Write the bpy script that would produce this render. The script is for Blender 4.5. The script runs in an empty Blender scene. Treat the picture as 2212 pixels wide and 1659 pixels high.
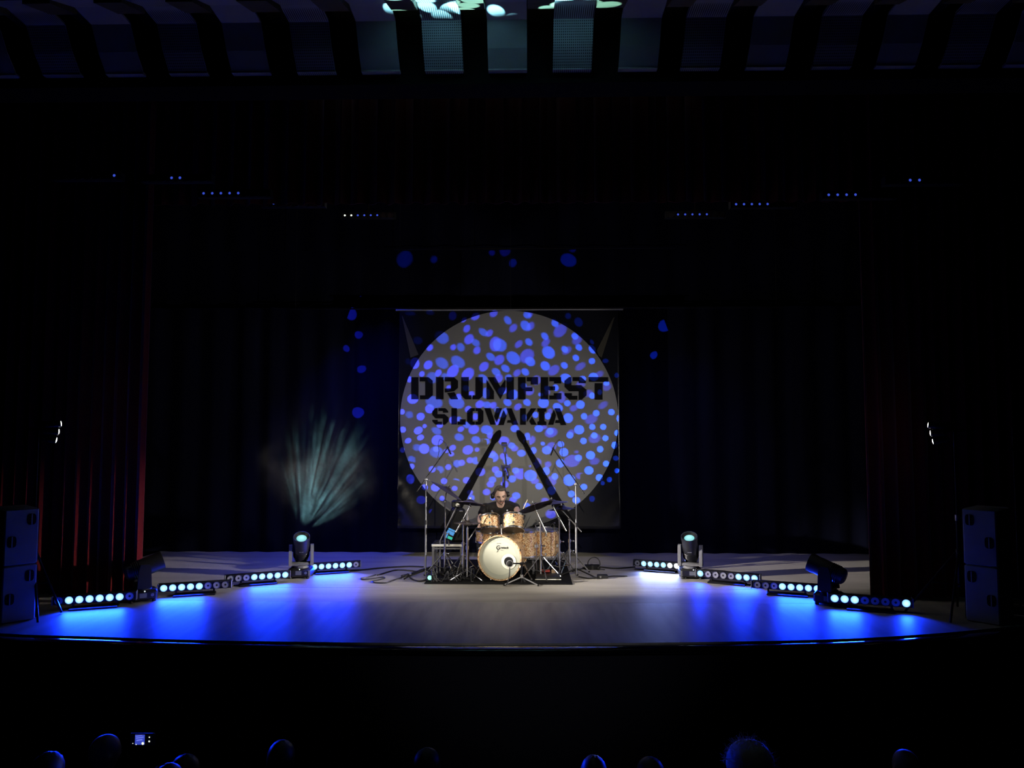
import bpy, bmesh, math, random
from mathutils import Vector as V, Matrix as M
random.seed(7)
S = bpy.context.scene
COL = S.collection
PI = math.pi

# ------------------------------------------------------------------ camera
FPX = 1600.0
CH = 1.96
PITCH = math.radians(3.594)
YAW = math.radians(1.25)
cam_d = bpy.data.cameras.new('camera')
cam = bpy.data.objects.new('camera', cam_d)
COL.objects.link(cam)
cam_d.sensor_fit = 'HORIZONTAL'
cam_d.sensor_width = 36.0
cam_d.lens = 36.0 * FPX / 2212.0
cam_d.clip_start = 0.05
cam_d.clip_end = 100
cam.location = (0, 0, CH)
cam.rotation_euler = (PI / 2 + PITCH, 0, YAW)
S.camera = cam

# ------------------------------------------------------------------ view / world
S.view_settings.view_transform = 'Standard'
S.view_settings.look = 'None'
S.view_settings.exposure = 0.0
S.view_settings.gamma = 1.0
S.view_settings.use_curve_mapping = False
W = bpy.data.worlds.new('dark_hall')
S.world = W
W.use_nodes = True
W.node_tree.nodes['Background'].inputs[0].default_value = (0.20, 0.30, 1.0, 1)
W.node_tree.nodes['Background'].inputs[1].default_value = 0.0006
S.cycles.max_bounces = 6
S.cycles.sample_clamp_indirect = 4.0
S.cycles.caustics_reflective = False
S.cycles.caustics_refractive = False

# light levels (watts) tuned here
P_STAND = 138.0     # each white lamp on the side T-bars
P_CROSS = 13000.0
P_FOH = 4300.0       # warm follow light from the back of the hall
P_TOP = 24.0       # added overhead fill for the boards, no fixture modelled
P_LED = 3.8         # blue per lit lens of the floor bars
P_GOBO_L = 12500.0
P_GOBO_R = 12500.0
P_BEAM = 17000.0      # mid moving heads onto the hall ceiling

cp, sp, cw, sw = math.cos(PITCH), math.sin(PITCH), math.cos(YAW), math.sin(YAW)
_f = V((-sw * cp, cw * cp, sp)); _r = V((cw, sw, 0)); _u = V((sw * sp, -cw * sp, cp))


def _ray(px, py):
    return _f + _r * ((px - 1106) / FPX) + _u * ((829.5 - py) / FPX)


def at(px, py, Y):
    """the place in the hall, at depth Y, that was measured at this spot of the photograph"""
    d = _ray(px, py)
    return V((0, 0, CH)) + d * (Y / d.y)


def fl(px, py, z=0.0):
    d = _ray(px, py)
    return V((0, 0, CH)) + d * ((z - CH) / d.z)


# ------------------------------------------------------------------ lights
def add_light(name, kind, loc, aim, energy, color, **kw):
    d = bpy.data.lights.new(name, kind)
    d.energy = energy
    d.color = color
    for k, v in kw.items():
        setattr(d, k, v)
    o = bpy.data.objects.new(name, d)
    COL.objects.link(o)
    o.location = loc
    dv = V(aim) - V(loc)
    o.rotation_euler = dv.to_track_quat('-Z', 'Y').to_euler()
    return o


XM = -0.35
LAMP_L = at(93, 931, 7.9)
LAMP_R = at(2044, 934, 8.1)
# par cans on the T-bars: offsets of the 4 cans
CAN_DZ = (0.07, -0.005, -0.085, 0.075)
for side, base, sx in (('left', LAMP_L, 1), ('right', LAMP_R, -1)):
    for k in range(3):
        p = base + V((sx * (0.10 - 0.022 * k), 0.01, CAN_DZ[k]))
        aim = V((XM + sx * (0.85 + 0.15 * k), 11.3, (2.9, 1.7, 0.6)[k]))
        d = (aim - p).normalized()
        add_light('par_beam_%s' % side, 'SPOT', p + d * 0.12, aim, P_STAND * (1.15 if sx < 0 else 0.9) * (1.35, 0.95, 1.2)[k], (1.0, 0.93, 0.86),
                  spot_size=math.radians(48 if sx < 0 else 46), spot_blend=0.35, shadow_soft_size=0.03)
CROSS = {1: V((3.2, 10.3, 0.05)), -1: V((-4.2, 9.75, 0.30))}      # the fourth can of each stand rakes across the boards
for base, sx in ((LAMP_L, 1), (LAMP_R, -1)):
    p = base + V((-sx * 0.02, 0.02, CAN_DZ[3]))
    d = (CROSS[sx] - p).normalized()
    add_light('par_cross_beam', 'SPOT', p + d * 0.12, CROSS[sx], P_CROSS, (1.0, 0.93, 0.84),
              spot_size=math.radians(19 if sx > 0 else 23), spot_blend=1.0, shadow_soft_size=0.03)
add_light('front_of_house_spot', 'SPOT', (-0.5, -7.0, 5.6), (-0.40, 9.75, 0.70), P_FOH, (1.0, 0.90, 0.70),
          spot_size=math.radians(12.0), spot_blend=0.75, shadow_soft_size=0.05)
add_light('added_overhead_fill', 'AREA', (-0.35, 9.5, 6.6), (-0.35, 9.3, 0.0), P_TOP, (1.0, 0.94, 0.88),
          shape='RECTANGLE', size=5.0, size_y=0.8, spread=math.radians(95))  # soft area fill added to brighten the stage floor
add_light('front_of_house_wash', 'SPOT', (2.5, -6.5, 6.2), (-0.2, 8.9, 0.0), P_FOH * 0.12, (0.85, 0.88, 1.0),
          spot_size=math.radians(16), spot_blend=0.9, shadow_soft_size=0.2)

# ------------------------------------------------------------------ materials
def mat(name, color, rough=0.6, metal=0.0, spec=0.5, emit=None, estr=0.0, noise=None, bump=None, sheen=0.0, coat=0.0):
    m = bpy.data.materials.new(name)
    m.use_nodes = True
    nt = m.node_tree
    b = nt.nodes['Principled BSDF']
    c = (*color, 1)
    b.inputs['Base Color'].default_value = c
    b.inputs['Roughness'].default_value = rough
    b.inputs['Metallic'].default_value = metal
    b.inputs['Specular IOR Level'].default_value = spec
    if sheen:
        b.inputs['Sheen Weight'].default_value = sheen
    if coat:
        b.inputs['Coat Weight'].default_value = coat
    if emit:
        b.inputs['Emission Color'].default_value = (*emit, 1)
        b.inputs['Emission Strength'].default_value = estr
        m.cycles.emission_sampling = 'NONE'
    if noise or bump:
        tc = nt.nodes.new('ShaderNodeTexCoord')
        mp = nt.nodes.new('ShaderNodeMapping')
        nt.links.new(tc.outputs['Object'], mp.inputs[0])
    if noise:
        sc, amt, stretch = noise
        mp.inputs['Scale'].default_value = stretch
        n = nt.nodes.new('ShaderNodeTexNoise')
        n.inputs['Scale'].default_value = sc
        n.inputs['Detail'].default_value = 5
        nt.links.new(mp.outputs[0], n.inputs[0])
        r = nt.nodes.new('ShaderNodeValToRGB')
        r.color_ramp.elements[0].position = 0.3
        r.color_ramp.elements[1].position = 0.7
        r.color_ramp.elements[0].color = (*[x * (1 - amt) for x in color], 1)
        r.color_ramp.elements[1].color = (*[min(1, x * (1 + amt)) for x in color], 1)
        nt.links.new(n.outputs[0], r.inputs[0])
        nt.links.new(r.outputs[0], b.inputs['Base Color'])
    if bump:
        sc, st = bump
        n2 = nt.nodes.new('ShaderNodeTexNoise')
        n2.inputs['Scale'].default_value = sc
        n2.inputs['Detail'].default_value = 4
        nt.links.new(tc.outputs['Object'], n2.inputs[0])
        bp = nt.nodes.new('ShaderNodeBump')
        bp.inputs['Strength'].default_value = st
        bp.inputs['Distance'].default_value = 0.01
        nt.links.new(n2.outputs[0], bp.inputs['Height'])
        nt.links.new(bp.outputs[0], b.inputs['Normal'])
    return m


def lens_mat(name, core, edge, s_core, s_edge, radius):
    """glowing lens: hotter in the middle, radial from the lens' own centre"""
    m = bpy.data.materials.new(name)
    m.use_nodes = True
    nt = m.node_tree
    b = nt.nodes['Principled BSDF']
    b.inputs['Base Color'].default_value = (0.02, 0.02, 0.03, 1)
    tc = nt.nodes.new('ShaderNodeTexCoord')
    ln = nt.nodes.new('ShaderNodeVectorMath'); ln.operation = 'LENGTH'
    nt.links.new(tc.outputs['Object'], ln.inputs[0])
    r = nt.nodes.new('ShaderNodeValToRGB')
    mr = nt.nodes.new('ShaderNodeMapRange')
    mr.inputs['From Max'].default_value = radius
    nt.links.new(ln.outputs['Value'], mr.inputs['Value'])
    nt.links.new(mr.outputs[0], r.inputs[0])
    r.color_ramp.elements[0].color = (*[c * s_core for c in core], 1)
    r.color_ramp.elements[0].position = 0.30
    r.color_ramp.elements[1].color = (*[c * s_edge for c in edge], 1)
    r.color_ramp.elements[1].position = 1.0
    nt.links.new(r.outputs[0], b.inputs['Emission Color'])
    b.inputs['Emission Strength'].default_value = 1.0
    m.cycles.emission_sampling = 'NONE'
    return m


K = {}
K['floor'] = mat('stage_vinyl', (0.36, 0.335, 0.30), 0.55, noise=(1.6, 0.16, (0.5, 3.0, 1)), bump=(60, 0.15), spec=0.35)
K['apron'] = mat('apron_vinyl', (0.33, 0.315, 0.30), 0.5, noise=(2.2, 0.22, (2.6, 0.35, 1)), bump=(50, 0.15), spec=0.4)  # stretched noise paints in the shadow streaks along with wear lines
K['gloss_black'] = mat('gloss_black_edge', (0.006, 0.006, 0.008), 0.14, spec=1.0, coat=0.6)
K['black_wall'] = mat('black_wall', (0.006, 0.006, 0.007), 0.9, spec=0.1)
K['pit'] = mat('dark_front', (0.02, 0.02, 0.03), 0.85, spec=0.15)
K['velvet'] = mat('glow_tinted_black_velvet', (0.0028, 0.0035, 0.013), 0.95, spec=0.1, noise=(6, 0.3, (1, 1, 0.1)))  # black cloth, blue put into its colour for the blue glow on it
K['red'] = mat('red_velvet', (0.13, 0.005, 0.008), 0.85, spec=0.15, sheen=0.25, noise=(9, 0.2, (1, 1, 0.15)))
K['wood'] = mat('dark_wood_beam', (0.10, 0.085, 0.045), 0.6, noise=(5, 0.3, (1, 8, 8)))
K['panel'] = mat('ceiling_panel_white', (0.36, 0.38, 0.44), 0.7, bump=(40, 0.1))
K['black_plastic'] = mat('black_plastic', (0.012, 0.012, 0.014), 0.38, spec=0.5, bump=(90, 0.05))
K['black_matte'] = mat('black_matte', (0.010, 0.010, 0.011), 0.75, spec=0.25)
K['black_metal'] = mat('black_metal', (0.02, 0.02, 0.022), 0.35, metal=0.6)
K['grey_metal'] = mat('grey_metal', (0.30, 0.30, 0.32), 0.42, metal=0.7)
K['grey_paint'] = mat('grey_paint', (0.14, 0.14, 0.155), 0.55, noise=(8, 0.1, (1, 1, 1)))
K['speaker'] = mat('light_cabinet_paint', (0.42, 0.42, 0.44), 0.6, noise=(6, 0.08, (1, 1, 1)), bump=(120, 0.1))
K['chrome'] = mat('chrome', (0.80, 0.80, 0.83), 0.22, metal=1.0)
K['steel'] = mat('satin_steel', (0.62, 0.62, 0.64), 0.32, metal=1.0)
K['rubber'] = mat('rubber', (0.015, 0.015, 0.015), 0.85)
K['rug'] = mat('black_rug', (0.012, 0.012, 0.013), 0.95, spec=0.1, bump=(300, 0.5))
K['cable'] = mat('cable_rubber', (0.022, 0.022, 0.024), 0.5)
K['drumhead'] = mat('coated_white_drumhead', (0.52, 0.53, 0.43), 0.6, spec=0.25, noise=(6, 0.04, (1, 1, 1)))
K['drumhead_edge'] = mat('drumhead_ring', (0.42, 0.44, 0.37), 0.6, spec=0.25)
K['port'] = mat('cream_port_ring', (0.95, 0.93, 0.80), 0.45)
K['dark_head'] = mat('smoky_head', (0.06, 0.06, 0.058), 0.3, spec=0.6)
K['cymbal'] = mat('dark_bronze', (0.085, 0.066, 0.055), 0.36, metal=0.9, noise=(14, 0.25, (1, 1, 1)))
K['skin'] = mat('skin', (0.88, 0.58, 0.46), 0.5, noise=(14, 0.08, (1, 1, 1)))
K['lip'] = mat('lip', (0.42, 0.17, 0.13), 0.5)
K['eye'] = mat('eye', (0.05, 0.03, 0.02), 0.2)
K['hair'] = mat('greying_dark_hair', (0.085, 0.072, 0.06), 0.6, noise=(60, 0.5, (1, 1, 3)))
K['shirt'] = mat('black_tshirt', (0.012, 0.010, 0.010), 0.85, bump=(14, 0.5))
K['jeans'] = mat('black_jeans', (0.02, 0.02, 0.024), 0.8)
K['drumstick'] = mat('drumstick_wood', (0.80, 0.62, 0.42), 0.5)
K['ink'] = mat('black_ink', (0.003, 0.003, 0.004), 0.6, spec=0.06)
K['banner_black'] = mat('banner_black_vinyl', (0.0035, 0.004, 0.007), 0.25, spec=0.5)
K['banner_grey'] = mat('banner_grey_print', (0.135, 0.134, 0.130), 0.40, spec=0.35)
K['beam_print'] = mat('printed_beam', (0.030, 0.028, 0.021), 0.35)
K['red_plastic'] = mat('red_plastic', (0.45, 0.05, 0.04), 0.5)
K['case_edge'] = mat('aluminium_edge', (0.85, 0.84, 0.76), 0.4)
K['lens_blue'] = lens_mat('blue_lens_glow', (0.62, 1.0, 1.0), (0.02, 0.34, 1.0), 1.5, 1.15, 0.050)
K['lens_white'] = lens_mat('white_lens_glow', (1.0, 0.98, 0.95), (0.75, 0.9, 1.0), 1.5, 1.2, 0.05)
K['lens_cyan'] = lens_mat('cyan_head_glow', (0.45, 1.0, 0.98), (0.30, 0.85, 0.85), 1.0, 0.85, 0.06)
K['reflector'] = mat('reflector_cup', (0.50, 0.50, 0.52), 0.3, metal=0.6)
K['dot_blue'] = mat('dim_blue_dot', (0.01, 0.01, 0.02), 0.4, emit=(0.05, 0.10, 0.75), estr=0.75)
K['dot_white'] = mat('small_white_dot', (0.1, 0.1, 0.1), 0.4, emit=(0.95, 1.0, 0.9), estr=1.0)
K['can_glow'] = mat('par_lens_glow', (0.1, 0.1, 0.1), 0.4, emit=(1.0, 0.97, 0.9), estr=6.0)
K['green_glow'] = mat('green_led', (0.0, 0.1, 0.05), 0.4, emit=(0.28, 1.0, 0.60), estr=2.0)
K['screen_blue'] = mat('tablet_blue', (0.02, 0.02, 0.02), 0.3, emit=(0.09, 0.36, 0.80), estr=0.85)
K['screen_green'] = mat('tablet_green', (0.02, 0.02, 0.02), 0.3, emit=(0.04, 0.60, 0.42), estr=0.85)
K['phone_blue'] = mat('phone_picture_blue', (0.01, 0.01, 0.02), 0.3, emit=(0.05, 0.08, 0.62), estr=0.8)
K['phone_violet'] = mat('phone_picture_violet', (0.01, 0.01, 0.02), 0.3, emit=(0.16, 0.20, 0.85), estr=0.9)
K['small_led'] = mat('small_status_led', (0.1, 0.1, 0.1), 0.4, emit=(0.8, 0.9, 1.0), estr=1.2)
K['display'] = mat('fixture_display', (0.16, 0.17, 0.19), 0.3)

# perforated ceiling panel
m = K['panel_holes'] = mat('ceiling_panel_perforated', (0.34, 0.36, 0.42), 0.7)
nt = m.node_tree
tc = nt.nodes.new('ShaderNodeTexCoord')
mp = nt.nodes.new('ShaderNodeMapping'); mp.inputs['Scale'].default_value = (55, 55, 55)
fr = nt.nodes.new('ShaderNodeVectorMath'); fr.operation = 'FRACTION'
sb = nt.nodes.new('ShaderNodeVectorMath'); sb.operation = 'SUBTRACT'; sb.inputs[1].default_value = (0.5, 0.5, 0.5)
mu = nt.nodes.new('ShaderNodeVectorMath'); mu.operation = 'MULTIPLY'; mu.inputs[1].default_value = (1, 0, 1)
le = nt.nodes.new('ShaderNodeVectorMath'); le.operation = 'LENGTH'
rp = nt.nodes.new('ShaderNodeValToRGB')
rp.color_ramp.elements[0].position = 0.24; rp.color_ramp.elements[0].color = (0.05, 0.055, 0.07, 1)
rp.color_ramp.elements[1].position = 0.32; rp.color_ramp.elements[1].color = (0.34, 0.36, 0.42, 1)
for a, b in ((tc.outputs['Object'], mp.inputs[0]), (mp.outputs[0], fr.inputs[0]), (fr.outputs[0], sb.inputs[0]),
             (sb.outputs[0], mu.inputs[0]), (mu.outputs[0], le.inputs[0]), (le.outputs['Value'], rp.inputs[0]),
             (rp.outputs[0], nt.nodes['Principled BSDF'].inputs['Base Color'])):
    nt.links.new(a, b)

# copper sparkle drum wrap
m = K['wrap'] = mat('copper_sparkle_wrap', (0.75, 0.45, 0.25), 0.28, metal=0.25, coat=0.5)
nt = m.node_tree
tc = nt.nodes.new('ShaderNodeTexCoord')
vo = nt.nodes.new('ShaderNodeTexVoronoi'); vo.inputs['Scale'].default_value = 115
wn = nt.nodes.new('ShaderNodeTexWhiteNoise')
rp = nt.nodes.new('ShaderNodeValToRGB')
e = rp.color_ramp.elements
e[0].position = 0.0; e[0].color = (0.20, 0.07, 0.03, 1)
e[1].position = 1.0; e[1].color = (0.98, 0.86, 0.62, 1)
x = e.new(0.35); x.color = (0.62, 0.31, 0.13, 1)
x = e.new(0.7); x.color = (0.88, 0.62, 0.34, 1)
nt.links.new(tc.outputs['Object'], vo.inputs[0])
nt.links.new(vo.outputs['Color'], wn.inputs[0])
nt.links.new(wn.outputs['Value'], rp.inputs[0])
nt.links.new(rp.outputs[0], nt.nodes['Principled BSDF'].inputs['Base Color'])


# ------------------------------------------------------------------ mesh builder
class MB:
    def __init__(self):
        self.v = []; self.f = []

    def add(self, vs, fs):
        n = len(self.v)
        self.v += [V(p) for p in vs]
        self.f += [tuple(i + n for i in q) for q in fs]
        return self

    def box(self, c, s, rot=None, bev=0.0):
        c = V(c); hx, hy, hz = s[0] / 2, s[1] / 2, s[2] / 2
        R = rot or M.Identity(3)
        if bev <= 0:
            p = [(x, y, z) for z in (-hz, hz) for y in (-hy, hy) for x in (-hx, hx)]
            fs = [(0, 2, 3, 1), (4, 5, 7, 6), (0, 1, 5, 4), (2, 6, 7, 3), (0, 4, 6, 2), (1, 3, 7, 5)]
            return self.add([c + R @ V(q) for q in p], fs)
        b = min(bev, hx * .9, hy * .9, hz * .9)
        ring = lambda z, k: [(sx * (hx - k - (b if e == 0 else 0)), sy * (hy - k - (b if e == 1 else 0)), z)
                             for sx, sy, e in ((1, 1, 1), (1, 1, 0), (-1, 1, 0), (-1, 1, 1), (-1, -1, 1), (-1, -1, 0), (1, -1, 0), (1, -1, 1))]
        # order so that the outline runs around the box
        def rg(z, k):
            a, d = hx - k, hy - k
            return [(a, d - b, z), (a - b, d, z), (-a + b, d, z), (-a, d - b, z), (-a, -d + b, z), (-a + b, -d, z), (a - b, -d, z), (a, -d + b, z)]
        L = [rg(-hz, b), rg(-hz + b, 0), rg(hz - b, 0), rg(hz, b)]
        vs = [c + R @ V(q) for l in L for q in l]
        fs = [tuple(reversed(range(8))), tuple(range(24, 32))]
        for k in range(3):
            for i in range(8):
                j = (i + 1) % 8
                fs.append((k * 8 + i, k * 8 + j, k * 8 + 8 + j, k * 8 + 8 + i))
        return self.add(vs, fs)

    def lathe(self, prof, frame=None, n=24, closed=False):
        """prof: (radius, height) along the frame's z; frame a 4x4"""
        fr = frame or M.Identity(4)
        vs, fs = [], []
        for (r, z) in prof:
            for i in range(n):
                a = 2 * PI * i / n
                vs.append(fr @ V((r * math.cos(a), r * math.sin(a), z)))
        k = len(prof)
        for j in range(k if closed else k - 1):
            j2 = (j + 1) % k
            for i in range(n):
                i2 = (i + 1) % n
                fs.append((j * n + i, j * n + i2, j2 * n + i2, j2 * n + i))
        if not closed:
            if prof[0][0] > 1e-6:
                fs.append(tuple(reversed(range(n))))
            if prof[-1][0] > 1e-6:
                fs.append(tuple(range((k - 1) * n, k * n)))
        return self.add(vs, fs)

    def cone(self, a, b, r0, r1=None, n=12):
        a, b = V(a), V(b)
        r1 = r0 if r1 is None else r1
        return self.lathe([(r0, 0), (r1, (b - a).length)], frame_z(a, b - a), n)

    def ball(self, c, r, n=12, sc=(1, 1, 1), rot=None):
        vs, fs = [], []
        m = max(4, n // 2)
        R = rot or M.Identity(3)
        for j in range(1, m):
            t = PI * j / m
            for i in range(n):
                a = 2 * PI * i / n
                vs.append(V(c) + R @ V((r * sc[0] * math.sin(t) * math.cos(a), r * sc[1] * math.sin(t) * math.sin(a), r * sc[2] * math.cos(t))))
        top = len(vs); vs.append(V(c) + R @ V((0, 0, r * sc[2])))
        bot = len(vs); vs.append(V(c) - R @ V((0, 0, r * sc[2])))
        for i in range(n):
            i2 = (i + 1) % n
            fs.append((top, i, i2))
            fs.append((bot, (m - 2) * n + i2, (m - 2) * n + i))
            for j in range(m - 2):
                fs.append((j * n + i, (j + 1) * n + i, (j + 1) * n + i2, j * n + i2))
        return self.add(vs, fs)

    def tube(self, pts, r, n=8, smooth=0):
        pts = [V(p) for p in pts]
        if smooth:
            pts = catmull(pts, smooth)
        rs = r if isinstance(r, (list, tuple)) else [r] * len(pts)
        vs, fs = [], []
        t0 = (pts[1] - pts[0]).normalized()
        nx = t0.orthogonal().normalized()
        for i, p in enumerate(pts):
            t = (pts[min(i + 1, len(pts) - 1)] - pts[max(i - 1, 0)]).normalized()
            nx = (nx - t * nx.dot(t))
            nx = nx.normalized() if nx.length > 1e-6 else t.orthogonal().normalized()
            by = t.cross(nx)
            for k in range(n):
                a = 2 * PI * k / n
                vs.append(p + (nx * math.cos(a) + by * math.sin(a)) * rs[i])
        for i in range(len(pts) - 1):
            for k in range(n):
                k2 = (k + 1) % n
                fs.append((i * n + k, i * n + k2, (i + 1) * n + k2, (i + 1) * n + k))
        fs.append(tuple(reversed(range(n))))
        fs.append(tuple(range((len(pts) - 1) * n, len(pts) * n)))
        return self.add(vs, fs)

    def prism(self, poly, d):
        """poly: list of 3D points; d: extrusion vector"""
        n = len(poly)
        d = V(d)
        vs = [V(p) for p in poly] + [V(p) + d for p in poly]
        fs = [tuple(range(n)), tuple(reversed(range(n, 2 * n)))]
        for i in range(n):
            j = (i + 1) % n
            fs.append((i, i + n, j + n, j))
        return self.add(vs, fs)

    def xf(self, mtx):
        self.v = [mtx @ p for p in self.v]
        return self


def frame_z(o, z, x=None):
    z = V(z).normalized()
    x = V(x) if x is not None else z.orthogonal()
    x = (x - z * x.dot(z)).normalized()
    y = z.cross(x)
    m = M((x, y, z)).transposed().to_4x4()
    m.translation = V(o)
    return m


def catmull(p, k):
    out = []
    n = len(p)
    for i in range(n - 1):
        a, b, c, d = p[max(i - 1, 0)], p[i], p[i + 1], p[min(i + 2, n - 1)]
        for j in range(k):
            t = j / k
            out.append(0.5 * ((2 * b) + (c - a) * t + (2 * a - 5 * b + 4 * c - d) * t * t + (3 * b - a - 3 * c + d) * t ** 3))
    out.append(p[-1])
    return out


def mesh_of(name, mb, material, smooth=True, off=None):
    me = bpy.data.meshes.new(name)
    o = V(off) if off is not None else V((0, 0, 0))
    me.from_pydata([tuple(p - o) for p in mb.v], [], mb.f)
    bm = bmesh.new(); bm.from_mesh(me)
    bmesh.ops.recalc_face_normals(bm, faces=bm.faces)
    bm.to_mesh(me); bm.free()
    if smooth:
        me.polygons.foreach_set('use_smooth', [True] * len(me.polygons))
        try:
            me.set_sharp_from_angle(angle=math.radians(38))
        except Exception:
            pass
    me.materials.append(material)
    me.update()
    return me


def link(name, me, parent=None, loc=(0, 0, 0)):
    o = bpy.data.objects.new(name, me)
    COL.objects.link(o)
    o.location = loc
    if parent is not None:
        o.parent = parent
    return o


def root_of(o):
    while o.parent is not None:
        o = o.parent
    return o


def part(name, mb, material, parent, world=True, label=None, smooth=True, centre=False):
    """one mesh under its thing; mb in world coordinates (world=True) or in the thing's own"""
    off = root_of(parent).location if world else V((0, 0, 0))
    if centre:
        c = V((0, 0, 0))
        for p in mb.v:
            c += p
        c /= len(mb.v)
        o = link(name, mesh_of(name, mb, material, smooth, c), parent)
        o.location = c - off - chain_loc(parent)
    else:
        o = link(name, mesh_of(name, mb, material, smooth, off + chain_loc(parent)), parent)
    if label:
        o['label'] = label
    return o


def chain_loc(o):
    v = V((0, 0, 0))
    while o.parent is not None:
        v += o.location
        o = o.parent
    return v


def tag(o, label, cat, group=None, kind=None):
    o['label'] = label
    o['category'] = cat
    if group:
        o['group'] = group
    if kind:
        o['kind'] = kind
    return o


def thing(name, loc, label, cat, group=None, rz=0.0):
    o = bpy.data.objects.new(name, None)
    COL.objects.link(o)
    o.location = loc
    o.rotation_euler = (0, 0, rz)
    o.empty_display_size = 0.1
    return tag(o, label, cat, group)


def solo(name, mb, material, label, cat, group=None, kind=None, smooth=True):
    c = V((0, 0, 0))
    for p in mb.v:
        c += p
    c /= len(mb.v)
    o = link(name, mesh_of(name, mb, material, smooth, c), None, c)
    return tag(o, label, cat, group, kind)


def struct(name, mb, material, parent=None, smooth=False):
    if parent is None:
        o = link(name, mesh_of(name, mb, material, smooth))
        o['kind'] = 'structure'
    else:
        o = link(name, mesh_of(name, mb, material, smooth), parent)
    return o


def copy_tree(o, parent=None):
    c = o.copy()
    COL.objects.link(c)
    if parent is not None:
        c.parent = parent
    for ch in list(o.children):
        copy_tree(ch, c)
    return c


XC = -0.30            # centre line of the stage

# ------------------------------------------------------------------ the stage
FRONT = [(0, 1370), (200, 1377), (400, 1384), (700, 1389), (1100, 1392), (1500, 1389), (1800, 1383), (2000, 1372), (2130, 1361), (2212, 1354)]
front = [fl(*q) for q in FRONT]
front = [front[0] + V((-0.9, 0.30, 0))] + front + [front[-1] + V((0.9, 0.12, 0))]
front = catmull(front, 4)


def front_y(x):
    for a, b in zip(front, front[1:]):
        if a.x <= x <= b.x:
            t = (x - a.x) / (b.x - a.x)
            return a.y + (b.y - a.y) * t
    return front[0].y if x < front[0].x else front[-1].y


BACK = 12.15
sub = MB()
xs = [p.x for p in front]
sub.prism([V((p.x, p.y + 0.03, -0.02)) for p in front] + [V((xs[-1], BACK + .3, -0.02)), V((xs[0], BACK + .3, -0.02))], (0, 0, -0.18))
stage_floor = struct('floor', sub, K['black_matte'])
SEAM1, SEAM2 = 9.36, 8.60


def strip_panel(y0, y1):
    mb = MB()
    mb.prism([V((xs[0], y0, 0)), V((xs[-1], y0, 0)), V((xs[-1], y1, 0)), V((xs[0], y1, 0))], (0, 0, -0.02))
    return mb


struct('floor_panel', strip_panel(SEAM1 + 0.006, BACK + .3), K['floor'], stage_floor)
struct('floor_panel', strip_panel(SEAM2 + 0.002, SEAM1 - 0.006), K['floor'], stage_floor)
mb = MB()
mb.prism([V((p.x, p.y + 0.03, 0)) for p in front] + [V((xs[-1], SEAM2 - 0.002, 0)), V((xs[0], SEAM2 - 0.002, 0))], (0, 0, -0.02))
struct('floor_panel', mb, K['apron'], stage_floor)
# glossy rounded nosing along the curved front edge
mb = MB()
sec = [(-0.075 + 0.064 * math.cos(2 * PI * k / 20), -0.020 + (0.016 if math.sin(2 * PI * k / 20) > 0 else 0.05) * math.sin(2 * PI * k / 20)) for k in range(20)]
for i, p in enumerate(front):
    mb.v += [V((p.x, p.y + a, z)) for a, z in sec]
n = len(sec)
for i in range(len(front) - 1):
    for k in range(n):
        k2 = (k + 1) % n
        mb.f.append((i * n + k, i * n + k2, (i + 1) * n + k2, (i + 1) * n + k))
struct('trim_1', mb, K['gloss_black'], smooth=True)
# stage front wall down to the hall floor
mb = MB()
mb.prism([V((p.x, p.y - 0.02, -0.07)) for p in front] + [V((p.x, p.y + 0.10, -0.07)) for p in reversed(front)], (0, 0, -1.30))
struct('wall_stage_front', mb, K['pit'])
mb = MB().box((XC, 3.2, -1.42), (16, 9.6, 0.1))
hall = struct('floor_hall', mb, K['pit'])
struct('floor_tier', MB().box((XC, 1.5, -1.22), (16, 6.2, 0.32)), K['pit'])
# walls of the stage house and hall
struct('wall_back', MB().box((XC, BACK + 0.45, 3.3), (16, 0.1, 8.4)), K['black_wall'])
struct('wall_left', MB().box((-6.75, 5.6, 2.9), (0.12, 14.0, 8.8)), K['black_wall'])
struct('wall_right', MB().box((6.25, 5.6, 2.9), (0.12, 14.0, 8.8)), K['black_wall'])
# proscenium header
struct('trim_2', MB().box((XC, 6.78, 6.20), (13.0, 0.30, 2.10)), K['black_wall'])

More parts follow.
